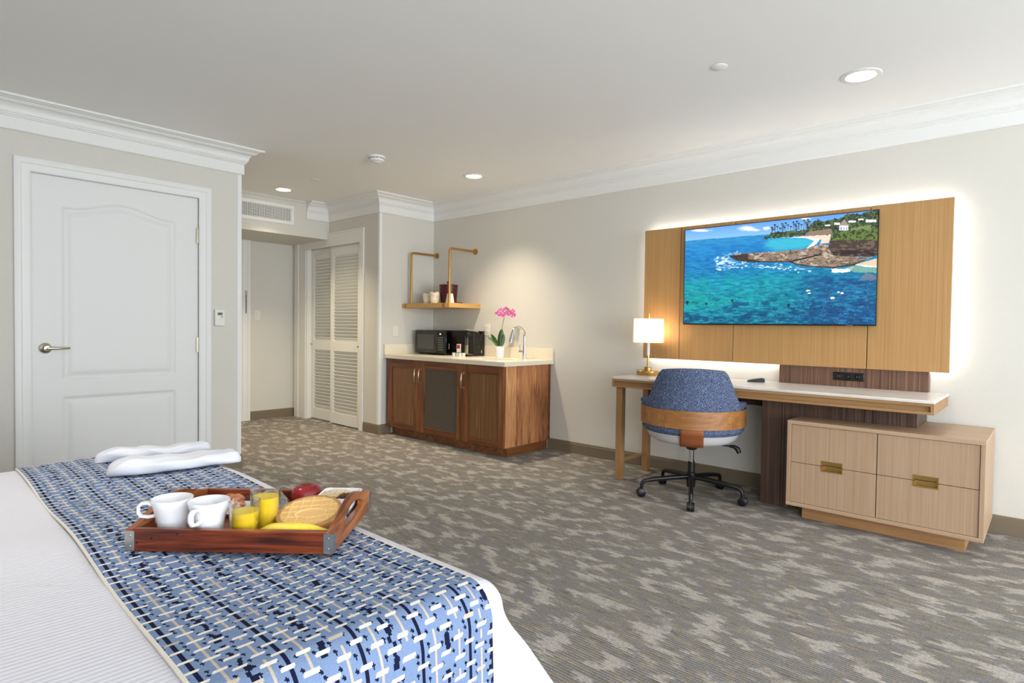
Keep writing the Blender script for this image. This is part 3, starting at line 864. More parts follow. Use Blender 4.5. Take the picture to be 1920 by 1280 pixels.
rk = inpoly(shelf_p, 16, 14)
paint(rk, (134, 116, 100))
paint(rk * (fbm(PX / 26, PYY / 9, 71) > .54), (92, 78, 70))
paint(rk * (fbm(PX / 40, PYY / 16, 73) > .64), (172, 156, 140))
paint(rk & inpoly([(470, 492), (640, 470), (660, 520), (840, 545), (620, 550), (540, 532)], 20), (46, 38, 36), .8)
paint(rk & (abs((PYY - 550) + (PX - 1030) * .24) < 7) & (PX > 1020) & (PX < 1330), (40, 34, 32))
paint(rk & (poly_dist(PX, PYY, shelf_p) < 14) & (PYY > 540), (48, 38, 32), .75)
paint(inpoly([(1420, 618), (1540, 622), (1640, 605), (1600, 640), (1530, 655), (1430, 655)], 24), (232, 238, 240))
paint(inpoly([(1640, 580), (1860, 512), (1860, 602), (1760, 595)], 10), (204, 180, 150))
paint(inpoly([(1560, 610), (1700, 575), (1860, 600), (1860, 660), (1640, 650)], 20), (124, 160, 140), .8)
paint(inpoly([(1640, 578), (1760, 585), (1860, 598), (1860, 608), (1740, 600)], 8), (236, 238, 236))
paint(inpoly([(1680, 720), (1740, 660), (1860, 690), (1860, 730)], 40), (120, 116, 128), .7)
cl = inpoly([(1388, 380), (1420, 292), (1560, 255), (1860, 240), (1860, 500), (1560, 502), (1440, 487), (1398, 425)], 22, 20)
paint(cl, (66, 56, 52))
paint(cl * (fbm(PX / 34, PYY / 16, 81) > .55), (100, 84, 72))
paint(cl * (PYY < 345 + 26 * (fbm(PX / 40, PYY / 40, 83) - .5)), (92, 110, 56))
paint(cl * (PYY < 372) * (fbm(PX / 18, PYY / 16, 85) > .56), (46, 60, 38))
paint(cl * (PYY > 440) * (fbm(PX / 30, PYY / 10, 87) > .45), (40, 34, 34), .8)
for cx, cy, r in ((1210, 822, 20), (1225, 848, 14), (1440, 893, 22), (1530, 848, 18), (1495, 838, 14)):
    paint((((PX - cx) / r) ** 2 + ((PYY - cy) / (r * .5)) ** 2 + 1.6 * (fbm(PX / 7, PYY / 5, 91) - .5)) < .8, (226, 226, 222))
for cx, cy, r in ((1035, 960, 12), (510, 915, 10), (270, 945, 9), (95, 930, 14)):
    paint((((PX - cx) / r) ** 2 + ((PYY - cy) / (r * 1.4)) ** 2) < 1, (22, 30, 46), .85)
sp = (np.random.default_rng(5).random(uu.shape) > .996) & sea & (PYY > 760)
paint(sp, (170, 214, 190), .8)
img = np.clip(img, 0, 255) / 255.0
imgl = np.where(img <= .04045, img / 12.92, ((img + .055) / 1.055) ** 2.4)
gxx = np.linspace(sx0, sx1, NU + 1); gzz = np.linspace(sz1, sz0, NV + 1)
mb = MB()
mb.v = [(x, 4.1716, z) for x in gxx for z in gzz]
mb.f = [(i * (NV + 1) + j, i * (NV + 1) + j + 1, (i + 1) * (NV + 1) + j + 1, (i + 1) * (NV + 1) + j) for i in range(NU) for j in range(NV)]
M['screen'] = mat('screen_picture', (6, 6, 8), 0.12, spec=0.4)
t = NT(M['screen'])
at = t.new('ShaderNodeAttribute', attribute_name='picture')
t.link(at.outputs['Color'], t.p.inputs['Emission Color'])
t.p.inputs['Emission Strength'].default_value = 0.92
scr = wchild('screen', mb, M['screen'], tv, smooth=0, recalc=False)
ca = scr.data.attributes.new('picture', 'FLOAT_COLOR', 'FACE')
ca.data.foreach_set('color', np.concatenate([imgl.reshape(-1, 3), np.ones((NU * NV, 1))], 1).astype(np.float32).ravel())

# ------------------------------------------------------------------ desk
DY, DZ = 3.725, .764
dx0, dx1 = -2.390, -.442
desk = thing('desk', 'long oak desk with white stone top and dark striped pedestal', 'desk', (-1.4, 4.0, 0))
wchild('stone_top', MB().box(dx0, dx1, DY, YT - .004, DZ - .016, DZ), M['stone'], desk, bevel=.003)
zb = .690
ap = MB().box(dx0 + .002, dx1 - .002, DY + .002, YT - .03, DZ - .030, DZ - .017).box(dx0 + .002, dx1 - .002, DY + .002, YT - .03, zb, zb + .014)
ap.box(dx0 + .002, dx0 + .018, DY + .002, YT - .03, zb + .014, DZ - .030).box(dx1 - .018, dx1 - .002, DY + .002, YT - .03, zb + .014, DZ - .030)
wchild('apron_frame', ap, M['oak_desk_x'], desk, bevel=.0012)
wchild('apron_board', MB().box(dx0 + .018, dx1 - .018, DY + .022, DY + .036, zb + .014, DZ - .030), M['oak_desk_x'], desk, smooth=0)
lx0 = dx0 + .006
for y0 in (3.782, 4.168):
    wchild('leg', MB().box(lx0, lx0 + .050, y0, y0 + .050, 0, zb), M['oak_desk_z'], desk, bevel=.002)
wchild('stretcher', MB().tube([(lx0 + .025, 3.832, .135), (lx0 + .025, 4.168, .135)], .014, 14), M['oak_desk_z'], desk)
wchild('modesty_panel', MB().box(lx0 + .05, -1.385, 4.19, 4.21, .598, zb), M['zebra_dark'], desk, smooth=0)
wchild('pedestal', MB().box(-1.385, -.545, 3.945, YT - .013, 0, zb), M['zebra_dark'], desk, bevel=.0015)
wchild('backboard', MB().box(-1.378, -.535, 4.236, YT - .002, DZ, .886), M['zebra'], desk, bevel=.0015)
po = thing('power_outlet', 'black power and charging outlet strip on the dark desk backboard', 'outlet', (-.955, 4.236, .830))
build('face_plate', MB().box(-.088, .088, -.008, 0, -.026, .026), M['black'], po, bevel=.004)
for i, xx in enumerate((-.054, 0, .054)):
    so = build('socket', MB().box(xx - .017, xx + .017, -.0095, -.008, -.014, .014), M['black_gloss'], po, bevel=.001)
    for k in ((-.006, .006) if i != 1 else (0,)):
        build('slot', MB().box(xx + k - .0015, xx + k + .0015, -.0100, -.0094, -.004, .006), M['button_grey'], so, smooth=0)
rm = thing('desk_phone', 'small black wedge-shaped handset lying on the stone desk top', 'phone', (-1.50, 4.14, DZ), math.radians(24))
build('body', MB().prism([(-.055, 0), (.055, 0), (.055, .024), (.035, .028), (-.02, .018), (-.055, .008)], -.032, .032, 'xz'), M['black'], rm, bevel=.004)
build('screen_window', MB().prism([(-.004, .0215), (.034, .0285), (.034, .0293), (-.004, .0223)], -.02, .02, 'xz'), M['lcd'], rm, smooth=0)

# ------------------------------------------------------------------ desk lamp
lp = thing('table_lamp', 'brass table lamp with a glowing white drum shade', 'lamp', (-2.296, 4.085, DZ))
build('base', MB().lathe([(0, 0), (.082, 0), (.084, .003), (.084, .031), (.081, .035), (.03, .036), (0, .036)], 40), M['brass'], lp)
build('collar', MB().lathe([(.028, .036), (.028, .058), (.024, .06), (0, .06)], 28), M['brass'], lp)
build('stem', MB().cyl((0, 0, .058), (0, 0, .47), .007, seg=16), M['brass'], lp)
build('sleeve', MB().lathe([(.0105, .150), (.0115, .152), (.0115, .255), (.0075, .256), (.0075, .150)], 24), M['ceramic'], lp)
build('sleeve_ring', MB().lathe([(.007, .134), (.0125, .134), (.0125, .150), (.007, .150)], 24), M['brass'], lp)
sz0_, sz1_ = .249, .430
build('shade', MB().lathe([(.112, sz0_), (.113, sz0_), (.111, sz1_), (.110, sz1_), (.112, sz0_)], 48), M['shade'], lp)
sp_ = MB()
for i in range(3):
    a = 2 * PI * i / 3
    sp_.tube([(.007 * math.cos(a), .007 * math.sin(a), sz1_ - .012), (.109 * math.cos(a), .109 * math.sin(a), sz1_ - .004)], .0015, 6)
build('spider', sp_, M['brass'], lp)
build('diffuser', MB().lathe([(.011, sz1_ - .002), (.109, sz1_ - .002), (.109, sz1_ - .004), (.011, sz1_ - .004)], 40), M['shade'], lp)
build('finial', MB().lathe([(.006, .43), (.011, .436), (.011, .452), (0, .453)], 20), M['brass'], lp)
bl = bpy.data.lights.new('lamp_bulb', 'POINT'); bl.energy = 5.0; bl.color = (1, .84, .62); bl.shadow_soft_size = .025
bo = bpy.data.objects.new('lamp_bulb', bl); C.objects.link(bo); bo.parent = lp; bo.location = (.03, 0, .335)

# ------------------------------------------------------------------ chest of drawers
CY = 3.715
cx0, cx1, cz0, cz1 = -1.155, -.228, .084, .587
fr_ = .021
chest = thing('chest_of_drawers', 'pale oak chest of four drawers under the desk end', 'chest of drawers', (-.69, 4.0, 0))
wchild('top_board', MB().box(cx0, cx1, CY, YT - .014, cz1 - fr_, cz1), M['oak_pale_x'], chest, bevel=.0015)
wchild('bottom_board', MB().box(cx0, cx1, CY, YT - .014, cz0, cz0 + fr_), M['oak_pale_x'], chest, bevel=.0015)
for a in (cx0, cx1 - fr_):
    wchild('side_board', MB().box(a, a + fr_, CY, YT - .014, cz0 + fr_, cz1 - fr_), M['oak_pale'], chest, bevel=.0015)
wchild('back_board', MB().box(cx0 + fr_, cx1 - fr_, YT - .03, YT - .016, cz0 + fr_, cz1 - fr_), M['dark'], chest, smooth=0)
wchild('drawer_box', MB().box(cx0 + fr_, cx1 - fr_, CY + .045, YT - .04, cz0 + fr_, cz1 - fr_), M['dark'], chest, smooth=0)
wchild('plinth', MB().box(-1.088, -.306, 3.80, 4.25, 0, cz0), M['oak_plinth'], chest, bevel=.002)
mx, mz = -.6915, .3425
g = .0022
pw, ph, pt = .056, .031, .0065      # half width and half height of a pull, frame thickness
for (a, b) in ((cx0 + fr_ + g, mx - g), (mx + g, cx1 - fr_ - g)):
    c = (a + b) / 2
    for up in (1, 0):
        y0, y1 = CY + .007, CY + .026
        if up:
            z0, z1 = mz + g * .7, cz1 - fr_ - g
            d = MB().box(a, c - pw, y0, y1, z0, z1).box(c + pw, b, y0, y1, z0, z1).box(c - pw, c + pw, y0, y1, mz + ph, z1)
            pu = MB().box(c - pw, c + pw, y0 - .002, y0 + .028, mz + ph - pt, mz + ph).box(c - pw, c - pw + pt, y0 - .002, y0 + .028, z0, mz + ph - pt).box(c + pw - pt, c + pw, y0 - .002, y0 + .028, z0, mz + ph - pt).box(c - pw, c + pw, y0 + .028, y0 + .031, z0, mz + ph)
        else:
            z0, z1 = cz0 + fr_ + g, mz - g * .7
            d = MB().box(a, c - pw, y0, y1, z0, z1).box(c + pw, b, y0, y1, z0, z1).box(c - pw, c + pw, y0, y1, z0, mz - ph)
            pu = MB().box(c - pw, c + pw, y0 - .002, y0 + .028, mz - ph, mz - ph + pt).box(c - pw, c - pw + pt, y0 - .002, y0 + .028, mz - ph + pt, z1).box(c + pw - pt, c + pw, y0 - .002, y0 + .028, mz - ph + pt, z1).box(c - pw, c + pw, y0 + .028, y0 + .031, mz - ph, z1)
        dr = wchild('drawer', d, M['oak_pale'], chest, smooth=0)
        build('pull', pu, M['brass_pull'], dr, smooth=0)

# ------------------------------------------------------------------ desk chair
chair = thing('desk_chair', 'blue-grey upholstered swivel chair with wooden band, pushed up to the desk', 'chair', (-1.765, 3.74, 0), math.radians(25))
RX, RY = .318, .318
def tub(th, r):        # th measured from the back (-y), positive to +x
    return (RX * r * math.sin(th), -RY * r * math.cos(th))
def smooth01(x):
    x = min(max(x, 0), 1)
    return x * x * (3 - 2 * x)
ZB0, ZB1, ZARM, ZTOP = .500, .612, .664, .876
TH = math.radians(112)
def top_h(th):
    a = abs(math.degrees(th))
    k = 1 - smooth01((a - 42) / 26)
    top = ZTOP - .012 * (a / 40) ** 2 if a < 50 else ZTOP - .02
    return ZARM + (top - ZARM) * k - .012 * smooth01((a - 70) / 40)
def shell(u, v):
    th = -TH + 2 * TH * u
    zt, zbm = top_h(th), .470
    # v runs round the section: outside up, over the lip, inside down
    tk = .040
    if v < .44:
        w_ = v / .44; z = zbm + (zt - .018 - zbm) * w_; r = 1.0
        inset = 0
    elif v < .56:
        a = (v - .44) / .12 * PI
        z = zt - .018 + .018 * math.sin(a); inset = tk / 2 - tk / 2 * math.cos(a)
    else:
        w_ = (v - .56) / .44; z = zt - .018 + (zbm - zt + .018) * w_; inset = tk
    e = min(u, 1 - u) * 2 * TH
    fr = math.sqrt(max(0.0, 1 - (1 - min(e / .10, 1)) ** 2))
    inset = tk / 2 + (inset - tk / 2) * max(fr, .02)
    hh = max(0, z - ZB1) / (ZTOP - ZB1)
    r = 1.012 - inset / RX - .11 * hh * (1 if abs(th) < 1.25 else 0.4) - .02 * smooth01((z - ZB1 + .01) / .02) * 0
    nub = smooth01((abs(math.degrees(th)) - 62) / 26) * smooth01((z - ZB1 - .002) / .022)
    r += .055 * nub
    p = tub(th, r)
    lean = -.035 * hh * math.cos(th)
    return (p[0], p[1] + lean, z)
build('backrest', MB().grid(shell, 72, 40), M['chair_cloth'], chair, smooth=50)
def band(u, v):
    th = math.radians(-104) + math.radians(208) * u
    q = v * 4
    r0, r1 = 1.018, 1.052
    if q < 1: r, z = r0, ZB0 + (ZB1 - ZB0) * q
    elif q < 2: r, z = r0 + (r1 - r0) * (q - 1), ZB1
    elif q < 3: r, z = r1, ZB1 + (ZB0 - ZB1) * (q - 2)
    else: r, z = r1 + (r0 - r1) * (q - 3), ZB0
    p = tub(th, r)
    return (p[0], p[1], z)
build('wood_band', MB().grid(band, 60, 5), M['chair_wood'], chair, smooth=40)
build('seat_cushion', MB().lathe([(0, .505), (.24, .505), (.272, .49), (.276, .46), (.262, .44), (0, .44)], 48), M['chair_cloth'], chair)
build('seat_welt', MB().lathe([(.26, .498), (.322, .498), (.324, .474), (.306, .452), (.26, .452)], 56), M['chair_cloth'], chair)
build('seat_shell', MB().lathe([(0, .372), (.18, .373), (.24, .384), (.278, .408), (.300, .452), (.26, .462), (0, .462)], 56), M['vinyl'], chair)
def strap(u, v):
    prof = [(.324, .506), (.330, .49), (.327, .47), (.308, .444), (.284, .404), (.244, .379), (.18, .368), (.05, .367)]
    k = u * (len(prof) - 1); i = min(int(k), len(prof) - 2); f = k - i
    r = prof[i][0] * (1 - f) + prof[i + 1][0] * f + .003; z = prof[i][1] * (1 - f) + prof[i + 1][1] * f - .002
    x = (v - .5) * .142
    return (x, -math.sqrt(max(r * r - x * x, 0.0001)), z)
so = build('leather_strap', MB().grid(strap, 30, 10), M['leather'], chair)
md = so.modifiers.new('thick', 'SOLIDIFY'); md.thickness = .004
build('mechanism', MB().box(-.07, .07, -.10, .10, .352, .378).lathe([(.040, .352), (.036, .325), (.026, .318), (0, .318)], 20), M['black'], chair, bevel=.004)
build('gas_column', MB().cyl((0, 0, .235), (0, 0, .33), .0165, seg=20), M['chrome'], chair)
build('column_sleeve', MB().lathe([(0, .07), (.027, .07), (.029, .10), (.029, .165), (.023, .17), (.0225, .238), (0, .239)], 24), M['black'], chair)
lvr = build('lever', MB().tube([(.05, 0, .362), (.14, .0, .36), (.24, -.01, .358)], .005, 8), M['black'], chair)
build('lever_paddle', MB().tube([(.235, -.01, .358), (.262, -.012, .358), (.285, -.014, .344), (.296, -.016, .318)], [.009, .012, .017, .014], 12), M['black'], lvr)
leg0 = wheel0 = None
for i in range(5):
    a = math.radians(-64.6 - 25 + 72 * i)
    if leg0 is None:
        leg0 = build('leg', MB().tube([(.02, 0, .135), (.12, 0, .130), (.24, 0, .118), (.302, 0, .108), (.322, 0, .098), (.330, 0, .078), (.331, 0, .052)], [.017, .0165, .015, .014, .0135, .012, .011], 12), M['black'], chair)
        lg = leg0
        cas = MB()
        for s in (-1, 1):
            cas.lathe([(0, -.011), (.024, -.011), (.028, -.008), (.028, .006), (.022, .010), (0, .010)], 24)
            k0 = len(cas.v) - 6 * 24
            for n_ in range(k0, len(cas.v)):
                x, y, z = cas.v[n_]
                cas.v[n_] = (.334 + x, s * .013 + z * s, .028 + y)
        wheel0 = build('caster', cas, M['black'], lg)
    else:
        lg = leg0.copy(); C.objects.link(lg)
        w_ = wheel0.copy(); C.objects.link(w_); w_.parent = lg
    lg.rotation_euler = (0, 0, a)
#MARK_B

# ------------------------------------------------------------------ wet bar
KY, KX0, KX1 = 3.665, -5.060, -3.412      # door faces, left and right ends
KZ0, KZ1 = .086, .783
cab = thing('wet_bar_cabinet', 'walnut wet bar cabinet with three doors and a mesh panel', 'cabinet', (-4.24, 4.0, 0))
wchild('carcass', MB().box(KX0, KX1 - .02, KY + .022, YT - .003, KZ0 + .006, .64), M['walnut_z'], cab, smooth=0)
wchild('front_rail', MB().box(KX0, KX1 - .02, KY + .022, KY + .10, .64, KZ1), M['walnut_z'], cab, smooth=0)
wchild('filler_strip', MB().box(KX0, KX0 + .03, KY + .004, KY + .022, KZ0, KZ1), M['walnut_z'], cab, smooth=0)
wchild('toe_kick', MB().box(KX0 + .02, KX1 - .026, KY + .075, YT - .02, 0, KZ0 + .006), M['walnut_toe'], cab, smooth=0)
by = [KY + .024, 3.82, 4.09, 4.262]
for i, k in enumerate(('walnut_b1', 'walnut_b2', 'walnut_b3')):
    wchild('side_plank', MB().box(KX1 - .02, KX1, by[i] + .0004, by[i + 1] - .0004, KZ0, KZ1), M[k], cab, bevel=.0006)
wchild('scribe_strip', MB().box(KX1 - .016, KX1 - .004, 4.264, YT - .002, KZ0 + .01, KZ1), M['walnut_x'], cab, smooth=0)
def cab_door(x0, x1, px0_, px1_, pz0_, pz1_, handle_x, mesh_):
    pn = MB().box(px0_, px1_, KY + .011, KY + .018, pz0_, pz1_) if not mesh_ else MB().box(px0_, px1_, KY + .016, KY + .019, pz0_, pz1_)
    dr = wchild('door', pn, M['walnut_panel'] if not mesh_ else M['dark'], cab, smooth=0)
    o = Vector(cab.location)
    def sub(name, mb, m, **k):
        c = build(name, mb, m, dr, **k)
        return c
    sub('rail', MB().box(px0_, px1_, KY + .0003, KY + .0197, pz1_, KZ1 - .004), M['walnut_x'], bevel=.0012)
    sub('rail', MB().box(px0_, px1_, KY + .0003, KY + .0197, KZ0, pz0_), M['walnut_x'], bevel=.0012)
    sub('stile', MB().box(x0, px0_, KY, KY + .02, KZ0, KZ1 - .004), M['walnut_z'], bevel=.0012)
    sub('stile', MB().box(px1_, x1, KY, KY + .02, KZ0, KZ1 - .004), M['walnut_z'], bevel=.0012)
    if mesh_:
        wb = MB()
        W, Hh = px1_ - px0_, pz1_ - pz0_
        p = .0135
        r = .0019
        for sgn in (1, -1):
            sl = 1.75
            n = int((W * sl + Hh) / p / sl) + 2
            for i in range(-1, n * 2):
                # line z = sl * sgn * x + c, clipped to the opening
                c = (i * p * sl) - (0 if sgn > 0 else 0)
                if sgn > 0:
                    c = c - W * sl
                pts = []
                xa, xb = 0.0, W
                za, zb_ = sgn * sl * xa + c, sgn * sl * xb + c
                if sgn > 0:
                    if za < 0: xa = -c / sl
                    if zb_ > Hh: xb = (Hh - c) / sl
                else:
                    if za > Hh: xa = (c - Hh) / sl
                    if zb_ < 0: xb = c / sl
                if xb - xa < .004 or xa < -1e-6 or xb > W + 1e-6:
                    continue
                yy = KY + .012 + (.0012 if sgn > 0 else -.0012)
                wb.tube([(px0_ + xa, yy, pz0_ + sgn * sl * xa + c), (px0_ + xb, yy, pz0_ + sgn * sl * xb + c)], r, 4, caps=False)
        tag(sub('wire_mesh', wb, M['wire'], smooth=0, recalc=False), kind='stuff')
        for zq in (pz0_, pz1_ - .004):
            sub('mesh_border', MB().box(px0_, px1_, KY + .009, KY + .015, zq, zq + .004), M['wire'], smooth=0)
    hz0, hz1 = .566, .698
    hp = [(handle_x, KY, hz1), (handle_x, KY - .026, hz1), (handle_x, KY - .034, hz1 - .02), (handle_x, KY - .036, (hz0 + hz1) / 2), (handle_x, KY - .034, hz0 + .02), (handle_x, KY - .026, hz0), (handle_x, KY, hz0)]
    h_ = MB().tube(hp, [.006, .006, .0055, .005, .0055, .006, .006], 10)
    for z in (hz0, hz1):
        h_.cyl((handle_x, KY, z), (handle_x, KY - .004, z), .009, seg=14)
    sub('handle', h_, M['champagne'])
M['wire'] = mat('bronze_wire', (126, 110, 92), 0.45, 0.3)
g_ = .0015
cab_door(-5.028, -4.536 - g_, -4.972, -4.602, .133, .706, -4.566, False)
cab_door(-4.536 + g_, -3.936 - g_, -4.460, -3.996, .140, .708, -4.500, True)
cab_door(-3.936 + g_, KX1 - .0005, -3.850, -3.472, .135, .706, -3.902, False)

KT = .820
ctp = thing('countertop', 'cream quartz countertop with low backsplash on the wet bar', 'countertop', (-4.2, 4.0, KZ1))
hx0, hx1, hy0, hy1 = -4.050, -3.640, 3.790, 4.050
X0, X1, Y0, Y1 = XB + .002, -3.383, 3.640, YT - .002
sb = MB().box(X0, hx0, Y0, Y1, KZ1, KT).box(hx1, X1, Y0, Y1, KZ1, KT).box(hx0, hx1, Y0, hy0, KZ1, KT).box(hx0, hx1, hy1, Y1, KZ1, KT)
wchild('slab', sb, M['quartz'], ctp, smooth=0)
wchild('backsplash', MB().box(X0 + .02, X1, Y1 - .018, Y1, KT, KT + .102), M['quartz'], ctp, bevel=.002)
wchild('side_splash', MB().box(X0, X0 + .018, Y0 + .004, Y1 - .018, KT, KT + .102), M['quartz'], ctp, bevel=.002)
sink = thing('sink', 'white undermount bar sink set in the countertop', 'sink', (-3.845, 3.92, KT - .17))
sw = MB().box(hx0 + .002, hx1 - .002, hy0 + .002, hy1 - .002, KT - .17, KT - .16)
for a in ((hx0 + .0005, hx0 + .010, hy0, hy1), (hx1 - .010, hx1 - .0005, hy0, hy1), (hx0 + .010, hx1 - .010, hy0 + .0005, hy0 + .010), (hx0 + .010, hx1 - .010, hy1 - .010, hy1 - .0005)):
    sw.box(a[0], a[1], a[2], a[3], KT - .16, KT - .012)
wchild('basin', sw, M['ceramic'], sink, smooth=0)
wchild('drain', MB().lathe([(0, 0), (.03, 0), (.03, .004), (.022, .003), (0, .001)], 24, (-3.845, 3.92, KT - .16)), M['steel'], sink)

fa = thing('faucet', 'chrome gooseneck faucet behind the bar sink', 'faucet', (-3.640, 4.185, KT))
build('base', MB().lathe([(.026, 0), (.026, .006), (.020, .010), (.020, .062), (.017, .064), (.017, .12), (.0, .121)], 24), M['chrome'], fa)
path = [(0, 0, .11), (0, 0, .21)]
for i in range(1, 13):
    a = PI * i / 13 * 1.02
    path.append((0, -.088 + .088 * math.cos(a), .21 + .088 * math.sin(a)))
path += [(0, -.185, .190), (0, -.196, .155)]
build('spout', MB().tube(path, [.0125] * (len(path) - 3) + [.0135, .016, .016], 16), M['chrome'], fa)
hd = build('handle', MB().cyl((0, 0, .062), (-.055, -.01, .062), .017, seg=20), M['chrome'], fa)
build('lever', MB().tube([(-.048, -.009, .07), (-.05, -.009, .13)], .003, 8), M['steel'], hd)

# microwave
mwx0, mwx1, mwy0, mwy1, mwz0, mwz1 = -5.000, -4.533, 3.985, 4.265, .834, 1.074
mw = thing('microwave', 'black countertop microwave with grey door window', 'microwave', (-4.77, 4.12, KT))
wchild('body', MB().box(mwx0 + .003, mwx1, mwy0 + .02, mwy1, mwz0, mwz1), M['black_gloss'], mw, bevel=.004)
dm = wchild('door', MB().box(mwx0, -4.655, mwy0, mwy0 + .02, mwz0 + .004, mwz1 - .002), M['black_gloss'], mw, bevel=.006)
build('window', MB().box(-4.965, -4.70, mwy0 - .001, mwy0, mwz0 + .045, mwz1 - .045), mat('microwave_window', (72, 72, 66), 0.25), dm, smooth=0)
build('badge', MB().box(-4.82, -4.785, mwy0 - .0012, mwy0, mwz0 + .012, mwz0 + .018), M['button_grey'], dm, smooth=0)
cp = wchild('control_panel', MB().box(-4.653, mwx1, mwy0 + .001, mwy0 + .02, mwz0 + .004, mwz1 - .002), M['black'], mw, bevel=.003)
build('display', MB().box(-4.632, -4.560, mwy0, mwy0 + .0012, mwz1 - .052, mwz1 - .026), M['black_gloss'], cp, smooth=0)
build('digits', MB().box(-4.61, -4.585, mwy0 - .0006, mwy0 + .0002, mwz1 - .045, mwz1 - .033), M['display'], cp, smooth=0)
kb = None
for r_ in range(6):
    for c_ in range(3):
        if kb is None:
            kb = build('button', MB().box(-.008, .008, -.0012, 0, -.006, .006), M['button_grey'], cp, loc=(-4.622 + .026 * c_, mwy0 + .001, mwz1 - .078 - .024 * r_), smooth=0)
        else:
            c = kb.copy(); C.objects.link(c); c.location = (-4.622 + .026 * c_, mwy0 + .001, mwz1 - .078 - .024 * r_)
wchild('side_slot', MB().box(mwx1, mwx1 + .0008, mwy0 + .055, mwy0 + .066, mwz0 + .05, mwz0 + .105), M['button_grey'], mw, smooth=0)
for xx in (mwx0 + .04, mwx1 - .04):
    for yy in (mwy0 + .05, mwy1 - .04):
        wchild('foot', MB().cyl((xx, yy, KT), (xx, yy, mwz0), .014, seg=14), M['black'], mw)

# coffee maker
cm = thing('coffee_maker', 'black pod coffee maker with silver head beside the microwave', 'coffee maker', (-4.29, 4.16, KT))
build('base', MB().box(-.042, .042, -.125, .105, 0, .020), M['black'], cm, bevel=.004)
build('drip_grid', MB().box(-.034, .034, -.118, -.045, .020, .024), M['steel'], cm, bevel=.001)
build('column', MB().prism([(-.04, .02), (.06, .02), (.06, .215), (.03, .235), (-.05, .25), (-.05, .19), (-.04, .17)], -.040, .040, 'yz'), M['black'], cm, bevel=.004)
build('brew_head', MB().prism([(-.118, .195), (-.05, .19), (-.05, .25), (-.115, .256)], -.034, .034, 'yz').cyl((0, -.09, .195), (0, -.09, .172), .018, seg=16), M['black_gloss'], cm, bevel=.006)
build('lever', MB().prism([(-.12, .258), (.02, .240), (.045, .228), (.045, .236), (.02, .25), (-.11, .268), (-.124, .264)], -.030, .030, 'yz'), M['chrome'], cm, bevel=.003)
build('water_tank', MB().prism([(.062, .0), (.112, .0), (.112, .20), (.108, .238), (.066, .238), (.062, .2)], -.040, .040, 'yz'), mat('smoked_tank', (18, 14, 13), 0.15), cm, bevel=.004)
build('tank_lid', MB().box(-.042, .042, .060, .114, .238, .250), M['black'], cm, bevel=.003)
build('power_button', MB().box(.0400, .0415, .066, .072, .03, .06), M['plastic_white'], cm, bevel=.0008)
# pods and packet
pod0 = None
for i, (xx, yy) in enumerate(((-4.375, 3.972), (-4.332, 3.985), (-4.294, 3.978), (-4.270, 4.004))):
    lab = ['leftmost white coffee pod cup in front of the microwave side', 'second white coffee pod cup from the microwave', 'third white coffee pod cup from the microwave', 'white coffee pod cup nearest the coffee maker base'][i]
    if pod0 is None:
        pod0 = thing('coffee_pod', lab, 'coffee pod', (xx, yy, KT), group='coffee pods on the wet bar')
        build('cup', MB().lathe([(0, 0), (.0145, 0), (.0155, .003), (.019, .037), (.0, .037)], 24), M['plastic_white'], pod0)
        build('lid', MB().lathe([(0, .037), (.0215, .037), (.0215, .0405), (0, .041)], 24), M['black'], pod0)
    else:
        c = copy_tree(pod0, None, label=lab); c.location = (xx, yy, KT)
pk_ = thing('tea_packet', 'red and white packet standing behind the coffee pods', 'packet', (-4.402, 4.06, KT), math.radians(8))
build('sleeve', MB().box(-.024, .024, -.006, .006, 0, .118), M['plastic_white'], pk_, bevel=.002)
build('red_label', MB().box(-.020, .020, -.0066, -.006, .074, .110), M['red'], pk_, smooth=0)

# orchid
oc = thing('potted_orchid', 'pink orchid with dark leaves in a white pot', 'orchid', (-3.925, 4.15, KT))
build('pot', MB().lathe([(0, 0), (.036, 0), (.038, .004), (.046, .108), (.043, .109), (.041, .095), (0, .095)], 36), M['ceramic'], oc)
build('bark', MB().sphere((0, 0, .098), .038, 16, 8, (1, 1, .5)), M['moss'], oc)
def leaf(base, tip, w, up, m, fold=.3):
    b, e = Vector(base), Vector(tip)
    side = (e - b).cross(Vector((0.67, -0.74, 0))).normalized()
    side = Vector((0.74, 0.67, 0)) if side.length < .1 else side
    d = (e - b)
    nrm = d.cross(side).normalized()
    def fn(u, v):
        p = b + d * u + Vector((0, 0, up)) * math.sin(PI * u)
        ww = w * (math.sin(PI * min(max(u * .92 + .06, 0), 1)) ** .6)
        return p + side * (v - .5) * 2 * ww + nrm * abs(v - .5) * 2 * ww * fold
    o = build('leaf', MB().grid(fn, 14, 7), m, oc, smooth=80)
    k = o.modifiers.new('thick', 'SOLIDIFY'); k.thickness = .002
leaf((0.0, 0, .098), (.012, .012, .275), .029, .0, M['leaf'])
leaf((.01, 0, .098), (.030, .025, .225), .024, .0, M['leaf'])
leaf((-.01, 0, .10), (-.085, -.035, .225), .016, .012, M['leaf'])
leaf((-.015, -.005, .10), (-.115, -.045, .195), .016, .02, M['leaf_light'])
build('stem', MB().tube([(.005, 0, .098), (.012, .01, .24), (.024, .018, .34), (.034, .026, .40), (.06, .045, .425)], [.003, .003, .0026, .0022, .0018], 8), M['stem'], oc)
